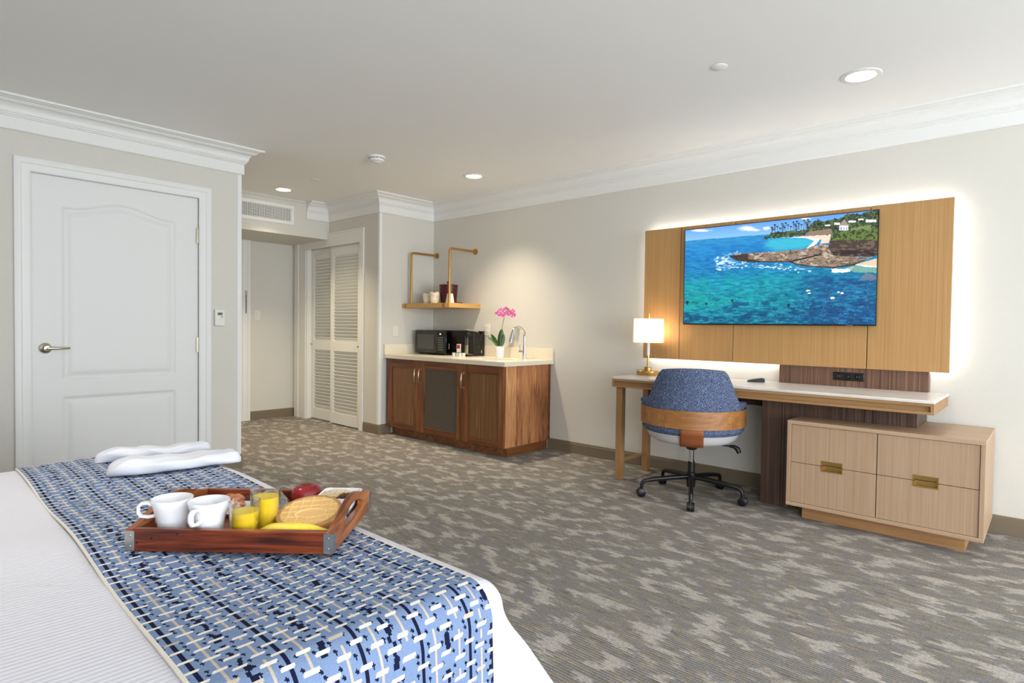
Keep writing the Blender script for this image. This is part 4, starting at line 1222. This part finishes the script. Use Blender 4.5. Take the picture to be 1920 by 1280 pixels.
def bloom(c, s, yaw, pitch):
    mb = MB()
    for i in range(5):
        a = 2 * PI * i / 5 + PI / 2
        wd = .5 if i in (1, 4) else .34
        def fn(u, v, a=a, wd=wd):
            rr_ = s * u
            ww = s * wd * math.sin(PI * min(u * .85 + .12, 1)) * (v - .5) * 2
            x, z = rr_ * math.cos(a) - ww * math.sin(a), rr_ * math.sin(a) + ww * math.cos(a)
            return (x, .006 * math.sin(PI * u) - .10 * s * u * u + .002 * i / 5, z)
        mb.grid(fn, 7, 5)
    mb.sphere((0, -.004, -.004), s * .22, 10, 6)
    return build('flower', mb, M['petal'], oc, loc=c, rot=(pitch, 0, yaw), smooth=80)
for i, (dx_, dz_, s) in enumerate(((-.055, .410, .030), (-.028, .436, .032), (-.004, .405, .030), (.020, .446, .032), (.044, .420, .032), (.070, .432, .030), (.078, .402, .026), (.0, .452, .028), (-.04, .392, .026), (.05, .396, .026))):
    bloom((.026 + dx_ * .74 + .004 * i % 3, .02 + dx_ * .67, dz_ + .01), s, math.radians(30 + 22 * math.sin(i * 2.3)), math.radians(12 * math.cos(i * 1.7)))

# wall shelf with gold rods
SZ0, SZ1, SY = 1.300, 1.345, 3.872
sx0_, sx1_ = XB + .003, -4.342
sh = thing('wall_shelf', 'gold wall shelf hung from two bent rods above the microwave', 'shelf', (-4.71, YT, SZ0))
wchild('board', MB().box(sx0_, sx1_, SY, YT - .001, SZ0, SZ1), M['shelf_gold'], sh, bevel=.0015)
for xr, yr in ((-5.025, 3.945), (-4.423, 3.945)):
    pts = [(xr, YT - .004, 1.884), (xr, yr + .03, 1.884), (xr, yr + .012, 1.880), (xr, yr + .003, 1.870), (xr, yr, 1.854), (xr, yr, SZ1)]
    rd = wchild('rod', MB().tube(pts, .0115, 14), M['bronze'], sh)
    build('flange', MB().cyl((xr, YT, 1.884), (xr, YT - .012, 1.884), .030, seg=24), M['bronze'], rd)
    build('clip', MB().box(xr - .018, xr + .018, SY - .003, SY, SZ0 - .003, SZ1).box(xr - .018, xr + .018, SY, yr + .02, SZ0 - .003, SZ0), M['bronze'], rd, smooth=0)

# things on the shelf
bk = thing('ice_bucket', 'maroon ice bucket with black knob lid at the shelf back', 'ice bucket', (-4.655, 4.14, SZ1))
build('bucket', MB().lathe([(0, 0), (.078, 0), (.082, .004), (.096, .188), (.093, .190), (.0, .190)], 40), M['maroon'], bk)
lid = build('lid', MB().lathe([(.097, .186), (.098, .196), (.09, .2), (0, .203)], 40), M['maroon'], bk)
build('knob', MB().lathe([(.008, .200), (.008, .212), (.018, .218), (.018, .230), (.012, .236), (0, .237)], 24), M['black'], lid)
def wrapped(loc, label, r, h, twist):
    t_ = thing('wrapped_cup', label, 'cup', loc, group='paper wrapped cups on the gold shelf')
    build('cup', MB().lathe([(0, 0), (r * .82, 0), (r * .86, .003), (r, h * .78), (r * .98, h * .8), (0, h * .8)], 28), M['paper'], t_)
    def fn(u, v):
        a = 2 * PI * u
        k = 1 + .05 * math.sin(5 * a + twist) + .03 * math.sin(9 * a)
        rr_ = r * (1.0 + .06 * v) * k * (1 if v < .8 else 1 - (v - .8) * 1.6)
        return (rr_ * math.cos(a), rr_ * math.sin(a), h * (.7 + .3 * v) + .006 * math.sin(3 * a + twist) * v)
    build('wrapper', MB().grid(fn, 40, 8, closeu=True), M['paper'], t_, smooth=60)
    return t_
wrapped((-4.860, 4.02, SZ1), 'paper wrapped cup at the left of the gold shelf', .042, .108, 0)
wrapped((-4.700, 3.99, SZ1), 'paper wrapped cup in front of the ice bucket', .050, .116, 1.3)
cu = thing('paper_cup', 'upturned white cup behind the right shelf rod', 'cup', (-4.475, 4.00, SZ1))
build('cup', MB().lathe([(.046, 0), (.045, .004), (.030, .094), (.028, .096), (0, .096)], 28), M['paper'], cu)
build('rim', MB().lathe([(.044, 0), (.049, 0), (.049, .005), (.045, .006)], 28), M['paper'], cu)
co_ = thing('coaster', 'small dark round coaster on the gold shelf, right of the rod', 'coaster', (-4.385, 4.03, SZ1))
build('disc', MB().lathe([(0, 0), (.044, 0), (.046, .002), (.046, .006), (.043, .008), (0, .008)], 32), M['maroon'], co_)
build('inlay', MB().lathe([(0, .008), (.036, .008), (.036, .009), (0, .009)], 32), M['black'], co_)
#MARK_C

# ------------------------------------------------------------------ bed
BCX, BFY, BROT = -1.745, .932, math.radians(-2.0)
BA, BL, BZ, BR_ = .955, 2.05, .598, .062
bed = thing('bed', 'large bed with white striped coverlet in the foreground', 'bed', (BCX, BFY, 0), BROT)
def undul(x, y):
    return .006 * math.sin(3.1 * x + 1.2) * math.sin(4.0 * y + .6) + .004 * math.sin(7.3 * x + 2.0 * y) + .003 * math.sin(5.0 * y - 9.0 * x)
def prof(d):
    # arc length past the flat top -> (outward, drop)
    q = BR_ * PI / 2
    if d <= 0: return (d, 0)
    if d < q:
        return (BR_ * math.sin(d / BR_), BR_ * (1 - math.cos(d / BR_)))
    e = d - q
    return (BR_ + .10 * e, BR_ + e * .995)
ax, ay = BA - BR_, BL / 2 - BR_       # half size of the flat part
ycen = -BL / 2
r0 = .02
ds = [-.62, -.30, -.12, -.05, -.02] + list(np.linspace(0, BR_ * PI / 2, 8)) + [.13, .17, .22, .28, .34, .40]
nseg = 10
def ring_dirs():
    out = []
    for (cx, cy, a0) in ((ax, ay, 0), (-ax, ay, 90), (-ax, -ay, 180), (ax, -ay, 270)):
        for i in range(nseg + 1):
            a = math.radians(a0 + 90 * i / nseg)
            out.append((cx, cy, math.cos(a), math.sin(a), i / nseg))
    # straight runs get extra points
    full = []
    n = len(out)
    for k in range(n):
        full.append(out[k])
        if k % (nseg + 1) == nseg:
            a, b = out[k], out[(k + 1) % n]
            for j in range(1, 24):
                f = j / 24
                full.append((a[0] + (b[0] - a[0]) * f, a[1] + (b[1] - a[1]) * f, a[2], a[3], None))
    return full
RD = ring_dirs()
mb = MB()
nR = len(RD)
for d in ds:
    o_, dr_ = prof(d)
    for (cx, cy, nx, ny_, cf) in RD:
        if d < 0:
            k = 1 + d / ax * .98 if True else 1
            x, y = cx * (1 + d / ax), cy * (1 + d / ay * (ay / ax))
            x, y = cx * max(1 + d / ax, 0), cy * max(1 + d / ax, 0)
            z = BZ + undul(x, y)
        else:
            flare = 0
            if cf is not None and cy > 0 and d > .1:
                flare = .32 * (d - .1) * math.sin(PI * cf)
            x, y = cx + nx * (o_ + flare), cy + ny_ * (o_ + flare)
            fade = max(0, 1 - dr_ / .12)
            drop = dr_ * (1 - (.34 * math.sin(PI * cf) if (cf is not None and cy > 0) else 0) * min(1, max(0, (dr_ - .06) / .1)))
            wav = .010 * math.sin(9 * (x + y)) * min(1, dr_ / .2)
            x, y = x + nx * wav, y + ny_ * wav
            z = BZ + undul(x, y) * fade - drop
        mb.v.append((x, y + ycen, z))
for i in range(len(ds) - 1):
    for k in range(nR):
        l = (k + 1) % nR
        mb.f.append((i * nR + k, (i + 1) * nR + k, (i + 1) * nR + l, i * nR + l))
mb.f.append(tuple(range(nR)))
cv = build('coverlet', mb, M['linen'], bed, smooth=80)
md = cv.modifiers.new('sub', 'SUBSURF'); md.levels = 1; md.render_levels = 1
build('mattress', MB().box(-BA + .03, BA - .03, -BL + .04, -.04, .28, .54), M['cotton'], bed, bevel=.05, seg=3)
build('bed_base', MB().box(-BA + .05, BA - .05, -BL + .06, -.06, .03, .28), M['linen'], bed, bevel=.01)
hb = build('headboard', MB().box(-BA - .06, BA + .06, -BL - .09, -BL - .02, .1, 1.2), M['oak_desk_x'], bed, bevel=.01)

# the woven runner across the foot of the bed
PXL = .0023
S_MAX = ax + BR_ * PI / 2 + .26
q0, q1 = -.590, -.072
NS, NQ = int(2 * S_MAX / PXL), int((q1 - q0) / PXL)
run = thing('bed_runner', 'blue woven runner with cream and navy dashes across the bed foot', 'bed runner', (BCX, BFY, 0), BROT)
sv_ = np.linspace(-S_MAX, S_MAX, NS + 1)
qv_ = np.linspace(q0, q1, NQ + 1)
def runner_pt(s_, q_):
    d = abs(s_) - ax
    sg = 1 if s_ >= 0 else -1
    o_, dr_ = prof(d)
    x = s_ if d <= 0 else sg * (ax + o_)
    y = q_
    # foot edge rounding of the bed under the outer hem
    e = q_ - (-BR_)
    zf = (BR_ - math.sqrt(max(BR_ ** 2 - max(e, 0) ** 2, 0)))
    fade = max(0, 1 - dr_ / .12)
    wav = .010 * math.sin(9 * (x + y + BL / 2)) * min(1, dr_ / .2)
    lift = .007
    nx = 0 if d <= 0 else math.sin(min(d / BR_, PI / 2)) * sg
    nz_ = 1 if d <= 0 else math.cos(min(d / BR_, PI / 2))
    return (x + nx * (lift + wav), y, BZ + undul(x, y + BL / 2) * fade - dr_ - zf + lift * nz_)
mb = MB()
mb.v = [runner_pt(a, b) for a in sv_ for b in qv_]
mb.f = [(i * (NQ + 1) + j, (i + 1) * (NQ + 1) + j, (i + 1) * (NQ + 1) + j + 1, i * (NQ + 1) + j + 1) for i in range(NS) for j in range(NQ)]
cloth = build('cloth', mb, M['runner'], run, smooth=80, recalc=False)
blue, cream, navy, tan = [np.array(lin(c)[:3]) for c in ((120, 140, 174), (232, 226, 214), (22, 28, 56), (192, 178, 160))]
II, JJ = np.meshgrid(np.arange(NS), np.arange(NQ), indexing='ij')
wc = np.zeros((NS, NQ, 3)) + blue
rnd = np.random.default_rng(4)
CW, CP = 12, 16                       # column width and dash pitch in stitches
colj, jj = JJ // CW, JJ % CW
ncol = NQ // CW + 1
mid = CW // 2
# tan and navy lines run along the runner, one per column
for c in range(ncol):
    sel = colj == c
    if c % 2 == 0:
        if (c // 2) % 2 == 0:
            m_ = sel & (abs(jj - mid) <= 1) & ((rnd.random(NS // 30 + 2) > .12)[II // 30])
        else:
            sh_ = (rnd.integers(-1, 3, NS // 4 + 2))[II // 4]
            wd_ = (rnd.integers(1, 3, NS // 5 + 2))[II // 5]
            m_ = sel & (abs(jj - mid - sh_) <= wd_) & ((rnd.random(NS // 6 + 2) > .22)[II // 6])
        wc[m_] = navy
    else:
        wc[sel & ((jj == mid) | (jj == mid + 1)) & ((rnd.random(NS // 7 + 2) > .25)[II // 7])] = tan
# small navy crosses between the lines
for c in range(ncol + 1):
    for r in range(NS // (CP // 2) + 2):
        j0 = c * CW + int(rnd.integers(-1, 2)); i0 = r * (CP // 2) + (CP // 4 if c % 2 else 0) + int(rnd.integers(-2, 3))
        if rnd.random() < .05: continue
        shp = ((0, 0), (1, 0), (-1, 0), (0, 1), (0, -1), (-1, -1), (2, 0)) if rnd.random() < .6 else ((0, 0), (1, 0), (0, 1), (1, 1), (-1, 0), (0, -1))
        for (a, b) in shp:
            if 0 <= i0 + a < NS and 0 <= j0 + b < NQ:
                wc[i0 + a, j0 + b] = navy
# cream dashes lie across the lines
for c in range(ncol):
    for r in range(NS // CP + 2):
        i0 = r * CP + (CP // 2 if c % 2 else 0) + int(rnd.integers(-1, 2))
        j0 = c * CW + mid - 5 + int(rnd.integers(-1, 2))
        L_ = 10 + int(rnd.integers(0, 3))
        colr = cream if rnd.random() > .08 else tan
        for a in (0, 1, 2):
            if 0 <= i0 + a < NS:
                lo2, hi2 = max(j0 + (a == 0), 0), min(j0 + L_ - (a == 2), NQ)
                if hi2 > lo2: wc[i0 + a, lo2:hi2] = colr
ca = cloth.data.attributes.new('weave', 'FLOAT_COLOR', 'FACE')
ca.data.foreach_set('color', np.concatenate([wc.reshape(-1, 3), np.ones((NS * NQ, 1))], 1).astype(np.float32).ravel())
hem = MB()
for qe in (q0, q1):
    hem.tube([tuple(Vector(runner_pt(a, qe)) - Vector((0, 0, .002))) for a in sv_[::6]], .0035, 6)
build('hem', hem, M['runner_edge'], run)

# ------------------------------------------------------------------ folded napkins at the far end
def napkin(loc, rotz, L_, W_, H_, label, seed):
    rs = random.Random(seed)
    ph = [rs.uniform(0, 6) for _ in range(6)]
    def fn(u, v):
        a = 2 * PI * u
        k = v * 2 - 1
        end = max(1e-3, 1 - abs(k) ** 7) ** .5
        w_ = W_ * .5 * (1 - .25 * (1 - v) ** 2) * (.35 + .65 * end)
        h_ = H_ * (.25 + .75 * end) * (1 + .18 * math.sin(5 * v + ph[0]))
        ca_, sa_ = math.cos(a), math.sin(a)
        x = w_ * math.copysign(abs(ca_) ** .65, ca_) + .008 * math.sin(7 * v + ph[1])
        z = h_ * (.5 + .5 * math.copysign(abs(sa_) ** .8, sa_))
        z += .0035 * math.sin(11 * v + 3 * x / W_ * 6 + ph[2]) * (sa_ > 0) + .003 * math.sin(23 * v + ph[3]) * max(sa_, 0)
        x += .003 * math.sin(17 * v + ph[4] + 3 * a)
        return (x, k * L_ * .5, max(z, 0))
    t_ = thing('folded_napkin', label, 'napkin', loc, rotz, group='white folded napkins on the bed runner')
    mb = MB().grid(fn, 28, 44, closeu=True)
    n = 44
    mb.f.append(tuple(i * n for i in range(28))[::-1]); mb.f.append(tuple(i * n + n - 1 for i in range(28)))
    build('cloth', mb, M['cotton'], t_, smooth=70)
    return t_
RZ = BZ + .009
napkin((-2.520, .765, RZ), math.radians(-5), .385, .105, .040, 'white folded napkin at the far edge of the bed, behind the other', 3)
napkin((-2.265, .755, RZ), math.radians(-9), .41, .15, .048, 'white folded napkin on the runner, nearer the tray', 8)

# ------------------------------------------------------------------ breakfast tray
TC = Vector((-1.4485, .677, BZ + .012)); TA = math.radians(41.8)
TL, TW, TH_, TT = .459, .339, .050, .014
tray = thing('serving_tray', 'reddish wooden serving tray with arched handles on the bed', 'tray', TC, TA)
for s in (-1, 1):
    y0 = s * (TW / 2 - TT / 2)
    build('long_side', MB().box(-TL / 2 + TT, TL / 2 - TT, y0 - TT / 2, y0 + TT / 2, 0, TH_), M['tray_x'], tray, bevel=.0015)
def end_board(s):
    x0, x1 = s * TL / 2, s * (TL / 2 - TT)
    W2 = TW / 2
    def top(y): return TH_ + .036 * (0.5 + 0.5 * math.cos(PI * min(1, abs(y) / (W2 * .98)))) ** .85
    def s_hi(y): return top(y) - .019
    sw_ = .088
    def s_lo(y): return .030
    mb = MB()
    ys = np.linspace(-W2, W2, 49)
    for a, b in zip(ys[:-1], ys[1:]):
        m_ = (a + b) / 2
        if abs(m_) < sw_:
            ea, eb = [math.sqrt(max(0, 1 - min(1, (abs(q_) / sw_)) ** 6)) for q_ in (a, b)]
            ma, mb_ = [(s_hi(q_) + s_lo(q_)) / 2 for q_ in (a, b)]
            ha, hb_ = [(s_hi(q_) - s_lo(q_)) / 2 * e_ for q_, e_ in ((a, ea), (b, eb))]
            mb.prism([(a, 0), (b, 0), (b, mb_ - hb_), (a, ma - ha)], x0, x1, 'yz')
            mb.prism([(a, ma + ha), (b, mb_ + hb_), (b, top(b)), (a, top(a))], x0, x1, 'yz')
        else:
            mb.prism([(a, 0), (b, 0), (b, top(b)), (a, top(a))], x0, x1, 'yz')
    return build('handle_end', mb, M['tray_y'], tray, smooth=0)
end_board(1); end_board(-1)
build('base', MB().box(-TL / 2 + TT, TL / 2 - TT, -TW / 2 + TT, TW / 2 - TT, .002, .010), M['tray_x'], tray, smooth=0)
for sx_ in (-1, 1):
    for sy_ in (-1, 1):
        X_, Y_ = sx_ * TL / 2, sy_ * TW / 2
        b_ = MB().box(min(X_, X_ - sx_ * .020), max(X_, X_ - sx_ * .020), min(Y_, Y_ + sy_ * .0015), max(Y_, Y_ + sy_ * .0015), .002, TH_ - .004)
        b_.box(min(X_, X_ + sx_ * .0015), max(X_, X_ + sx_ * .0015), min(Y_ + sy_ * .0015, Y_ - sy_ * .020), max(Y_ + sy_ * .0015, Y_ - sy_ * .020), .002, TH_ - .004)
        br = build('bracket', b_, M['steel'], tray, smooth=0)
        for z in (.012, .036):
            build('screw', MB().lathe([(0, .0015), (.002, .0015), (.003, 0), (0, 0)], 12), M['steel'], br, loc=(X_ - sx_ * .010, Y_ + sy_ * .0015, z), rot=(math.radians(90 * sy_ * -1), 0, 0) if sy_ < 0 else (math.radians(-90), 0, 0))
for (xx, zz) in ((-.115, .040), (-.172, .030), (-.205, .020)):
    build('peg', MB().cyl((xx, -TW / 2 - .0006, zz), (xx, -TW / 2 + .002, zz), .0022, seg=10), M['dark'], tray)

TM = Matrix.Translation(TC) @ Matrix.Rotation(TA, 4, 'Z')
FZ = .0105
def tpos(u, v, z=FZ):
    return tuple(TM @ Vector((u, v, z)))
# mugs
def make_mug(label):
    t_ = thing('mug', label, 'mug', group='white coffee mugs on the tray')
    out = [(0, 0), (.026, 0), (.028, .003), (.030, .02), (.034, .045), (.040, .07), (.0445, .088), (.0435, .0895), (.042, .088), (.0375, .07), (.031, .045), (.027, .02), (.022, .008), (0, .007)]
    build('body', MB().lathe(out, 48), M['ceramic'], t_, smooth=50)
    pts = [(-.040, 0, .075), (-.050, 0, .080), (-.062, 0, .080), (-.069, 0, .074), (-.0695, 0, .060), (-.064, 0, .051), (-.05, 0, .048), (-.034, 0, .050)]
    # smooth the loop
    fine = []
    for i in range(len(pts) - 1):
        for f in (0, .5):
            fine.append(tuple(Vector(pts[i]).lerp(Vector(pts[i + 1]), f)))
    fine.append(pts[-1])
    build('handle', MB().tube(fine, .0068, 12, flat=.6), M['ceramic'], t_)
    return t_
m1 = make_mug('white mug on the tray with its handle to the left')
m1.location = tpos(-.167, -.098); m1.rotation_euler = (0, 0, TA + math.radians(18))
m2 = copy_tree(m1, None, label='white mug beside the juice with its handle to the front')
m2.location = tpos(-.074, -.112); m2.rotation_euler = (0, 0, math.radians(128))
# juice glasses
def make_glass(label, r, h, fill):
    t_ = thing('juice_glass', label, 'glass', group='glasses of orange juice on the tray')
    build('tumbler', MB().lathe([(0, 0), (r * .84, 0), (r * .88, .002), (r, h), (r * .965, h + .0006), (r * .955, h), (r * .835, .007), (0, .006)], 40), M['glass'], t_, smooth=50)
    rf = r * .835 + (r * .955 - r * .835) * (fill - .007) / (h - .007)
    build('juice', MB().lathe([(0, .0065), (r * .835 - .0004, .0075), (rf - .0004, fill), (0, fill)], 40), M['juice'], t_, smooth=50)
    return t_
g1 = make_glass('glass of orange juice in front, filled a little lower', .0345, .090, .066); g1.location = tpos(.008, -.112)
g2 = make_glass('taller glass of orange juice behind the other glass', .0345, .098, .080); g2.location = tpos(.027, -.044)
# banana
ban = thing('banana', 'yellow banana lying along the tray front', 'banana', tpos(.126, -.128), TA + math.radians(0))
bp_ = [(-.080 + .160 * i / 16, -.012 * (1 - ((i - 8) / 8) ** 2) + .010, .020 + .004 * math.sin(PI * i / 16)) for i in range(17)]
br_ = [.006, .010, .0155, .019, .0205, .0212, .0216, .0218, .0218, .0216, .0212, .0205, .019, .0165, .013, .0095, .006]
build('fruit', MB().tube(bp_, br_, 10), M['banana'], ban, smooth=60)
build('stem', MB().tube([(.076, .009, .021), (.084, .012, .024), (.088, .013, .025)], [.006, .0045, .005], 8), M['banana'], ban)
build('tip', MB().tube([(-.080, .010, .020), (-.084, .011, .020)], [.005, .003], 8), M['moss'], ban)
# waffle on a white plate
pl = thing('plate', 'white oblong plate under the waffle', 'plate', tpos(.136, -.030), TA)
def rrect(hx, hy, r, n=6):
    out = []
    for cx, cy, a0 in ((hx - r, hy - r, 0), (-hx + r, hy - r, 90), (-hx + r, -hy + r, 180), (hx - r, -hy + r, 270)):
        for i in range(n + 1):
            a = math.radians(a0 + 90 * i / n)
            out.append((cx + r * math.cos(a), cy + r * math.sin(a)))
    return out
def dish(mb, levels):
    # levels: (half x, half y, corner r, z); one skin, closed at both ends
    n = None; b = len(mb.v)
    for hx, hy, r, z in levels:
        p = rrect(hx, hy, r); n = len(p)
        mb.v += [(x, y, z) for x, y in p]
    for i in range(len(levels) - 1):
        for k in range(n):
            l = (k + 1) % n
            mb.f.append((b + i * n + k, b + i * n + l, b + (i + 1) * n + l, b + (i + 1) * n + k))
    mb.f.append(tuple(b + k for k in range(n))[::-1]); mb.f.append(tuple(b + (len(levels) - 1) * n + k for k in range(n)))
    return mb
build('dish', dish(MB(), [(.05, .05, .02, 0), (.054, .053, .02, .001), (.073, .070, .03, .012), (.072, .069, .03, .0135), (.052, .050, .02, .004)]), M['ceramic'], pl, smooth=40)
wf_ = thing('waffle', 'round golden waffle with an oval centre mark', 'waffle', tpos(.130, -.026, .036), TA, )
wf_.rotation_euler = (math.radians(13), math.radians(-3), TA + math.radians(8))
RWF = .076
def wz(x, y):
    r = math.hypot(x, y)
    p = .024
    gx_, gy_ = abs(((x / p) + .5) % 1 - .5) * p, abs(((y / p) + .5) % 1 - .5) * p
    ridge = max(0, 1 - max(0, min(gx_, gy_) - .0016) / .0018)
    z = .010 + .0085 * min(1, ridge)
    ov = math.hypot((x - .005) / .040, (y + .012) / .022)
    if ov < 1.0:
        z = .018 - .004 * (1 - ov) if ov < .8 else .019
    if r > RWF - .009: z = .017
    return z
mb = MB()
NWF = 120
wk = {}
for i in range(NWF + 1):
    for j in range(NWF + 1):
        x, y = RWF * (2 * i / NWF - 1), RWF * (2 * j / NWF - 1)
        r = math.hypot(x, y)
        if r > RWF:
            x, y = x * RWF / r, y * RWF / r
        wk[i, j] = (x, y, wz(x, y) if r < RWF else .017, r)
mb.v = [wk[i, j][:3] for i in range(NWF + 1) for j in range(NWF + 1)]
for i in range(NWF):
    for j in range(NWF):
        if min(wk[i, j][3], wk[i + 1, j][3], wk[i, j + 1][3], wk[i + 1, j + 1][3]) < RWF:
            mb.f.append((i * (NWF + 1) + j, (i + 1) * (NWF + 1) + j, (i + 1) * (NWF + 1) + j + 1, i * (NWF + 1) + j + 1))
edge = [(RWF, .017), (RWF + .003, .010), (RWF, .002), (RWF - .01, 0), (0, 0)]
mb.lathe(edge, 64)
build('cake', mb, M['waffle'], wf_, smooth=45, recalc=False)
# square bowl with oats and raisins
bw = thing('square_bowl', 'square white bowl of oats and raisins at the tray corner', 'bowl', tpos(.163, .100), TA)
build('dish', dish(MB(), [(.034, .034, .010, 0), (.036, .036, .010, .001), (.051, .053, .012, .048), (.050, .052, .012, .0495), (.047, .049, .012, .048), (.033, .033, .010, .006)]), M['ceramic'], bw, smooth=40)
def heap(mb, n, cx, cy, rx, ry, z0, s, seed):
    rs = random.Random(seed)
    for i in range(n):
        a, r = rs.uniform(0, 2 * PI), math.sqrt(rs.random())
        x, y = cx + rx * r * math.cos(a), cy + ry * r * math.sin(a)
        q_ = s * rs.uniform(.7, 1.3)
        mb.sphere((x, y, z0 + .008 * (1 - r) + rs.uniform(-.002, .003)), q_, 7, 5, (rs.uniform(.8, 1.5), rs.uniform(.8, 1.4), rs.uniform(.5, .9)))
    return mb
ob = MB().prism([(-.040, -.042), (.040, -.042), (.040, .042), (-.040, .042)], .03, .038, 'xy')
o1 = build('oat_flakes', heap(ob, 190, -.008, .010, .034, .032, .043, .0042, 2), M['oats'], None, loc=bw.location, rot=bw.rotation_euler)
tag(o1, 'pale oat flakes heaped in the square white bowl', 'cereal', kind='stuff')
o2 = build('raisins', heap(MB(), 44, .026, -.022, .022, .018, .044, .0052, 6), M['raisin'], None, loc=bw.location, rot=bw.rotation_euler)
tag(o2, 'brown raisins beside the oats in the square bowl', 'raisins', kind='stuff')
# apple
apx = thing('apple', 'dark red apple between the jam cups and the bowl', 'apple', tpos(.070, .117))
ap_ = [(0, .006), (.010, .002), (.020, .001), (.030, .008), (.037, .024), (.0385, .040), (.035, .055), (.026, .064), (.014, .066), (.006, .060), (0, .056)]
build('fruit', MB().lathe(ap_, 36), M['apple'], apx, smooth=70)
build('stem', MB().tube([(0, 0, .056), (.002, .001, .068), (.006, .002, .076)], .0013, 6), M['moss'], apx)
# jam cups under clear lids
def jam(loc, label):
    t_ = thing('jam_cup', label, 'jam cup', loc, group='clear lidded jam cups on the tray')
    build('cup', MB().lathe([(0, 0), (.024, 0), (.031, .026), (.0335, .027), (.0335, .029), (.030, .029), (.0235, .002), (0, .002)], 32), M['clear_plastic'], t_, smooth=50)
    build('jam', MB().lathe([(0, .0025), (.0225, .003), (.027, .021), (0, .022)], 28), M['fruit'], t_)
    build('lid', MB().lathe([(.034, .0295), (.0345, .032), (.030, .0345), (.026, .042), (.020, .047), (0, .049), (0, .048), (.0195, .046), (.0252, .041), (.029, .0335), (.0335, .0295)], 32), M['clear_plastic'], t_, smooth=50)
    return t_
j1 = jam(tpos(-.022, .118), 'clear lidded jam cup nearest the tray back')
j2 = copy_tree(j1, None, label='clear lidded jam cup against the waffle'); j2.location = tpos(.020, .053)
# pastry on a small plate
sp2 = thing('plate', 'small white oblong plate at the tray back, holding the pastry', 'plate', tpos(-.130, .09), TA)
build('dish', dish(MB(), [(.056, .040, .012, 0), (.060, .044, .012, .001), (.070, .056, .014, .010), (.069, .055, .014, .0112), (.058, .042, .012, .004)]), M['ceramic'], sp2, smooth=40)
def lump(name, label, loc, s, seed, m, cat):
    rs = random.Random(seed)
    mb = MB()
    for i in range(7):
        mb.sphere((rs.uniform(-.4, .4) * s, rs.uniform(-.3, .3) * s, s * .32 + rs.uniform(-.05, .25) * s), s * rs.uniform(.28, .42), 10, 7, (1, rs.uniform(.7, 1.1), rs.uniform(.6, .9)))
    o = build(name, mb, m, None, loc=loc, smooth=80)
    md = o.modifiers.new('melt', 'REMESH'); md.mode = 'VOXEL'; md.voxel_size = s * .07; md.use_smooth_shade = True
    tag(o, label, cat)
    return o
lump('pastry', 'brown pastry piece standing up behind the juice glasses', tpos(-.118, .105, .018), .045, 4, M['pastry'], 'pastry')
lump('sausage_piece', 'reddish meat piece on the small plate behind the front juice glass', tpos(-.092, .07, .018), .034, 9, M['fruit'], 'meat')
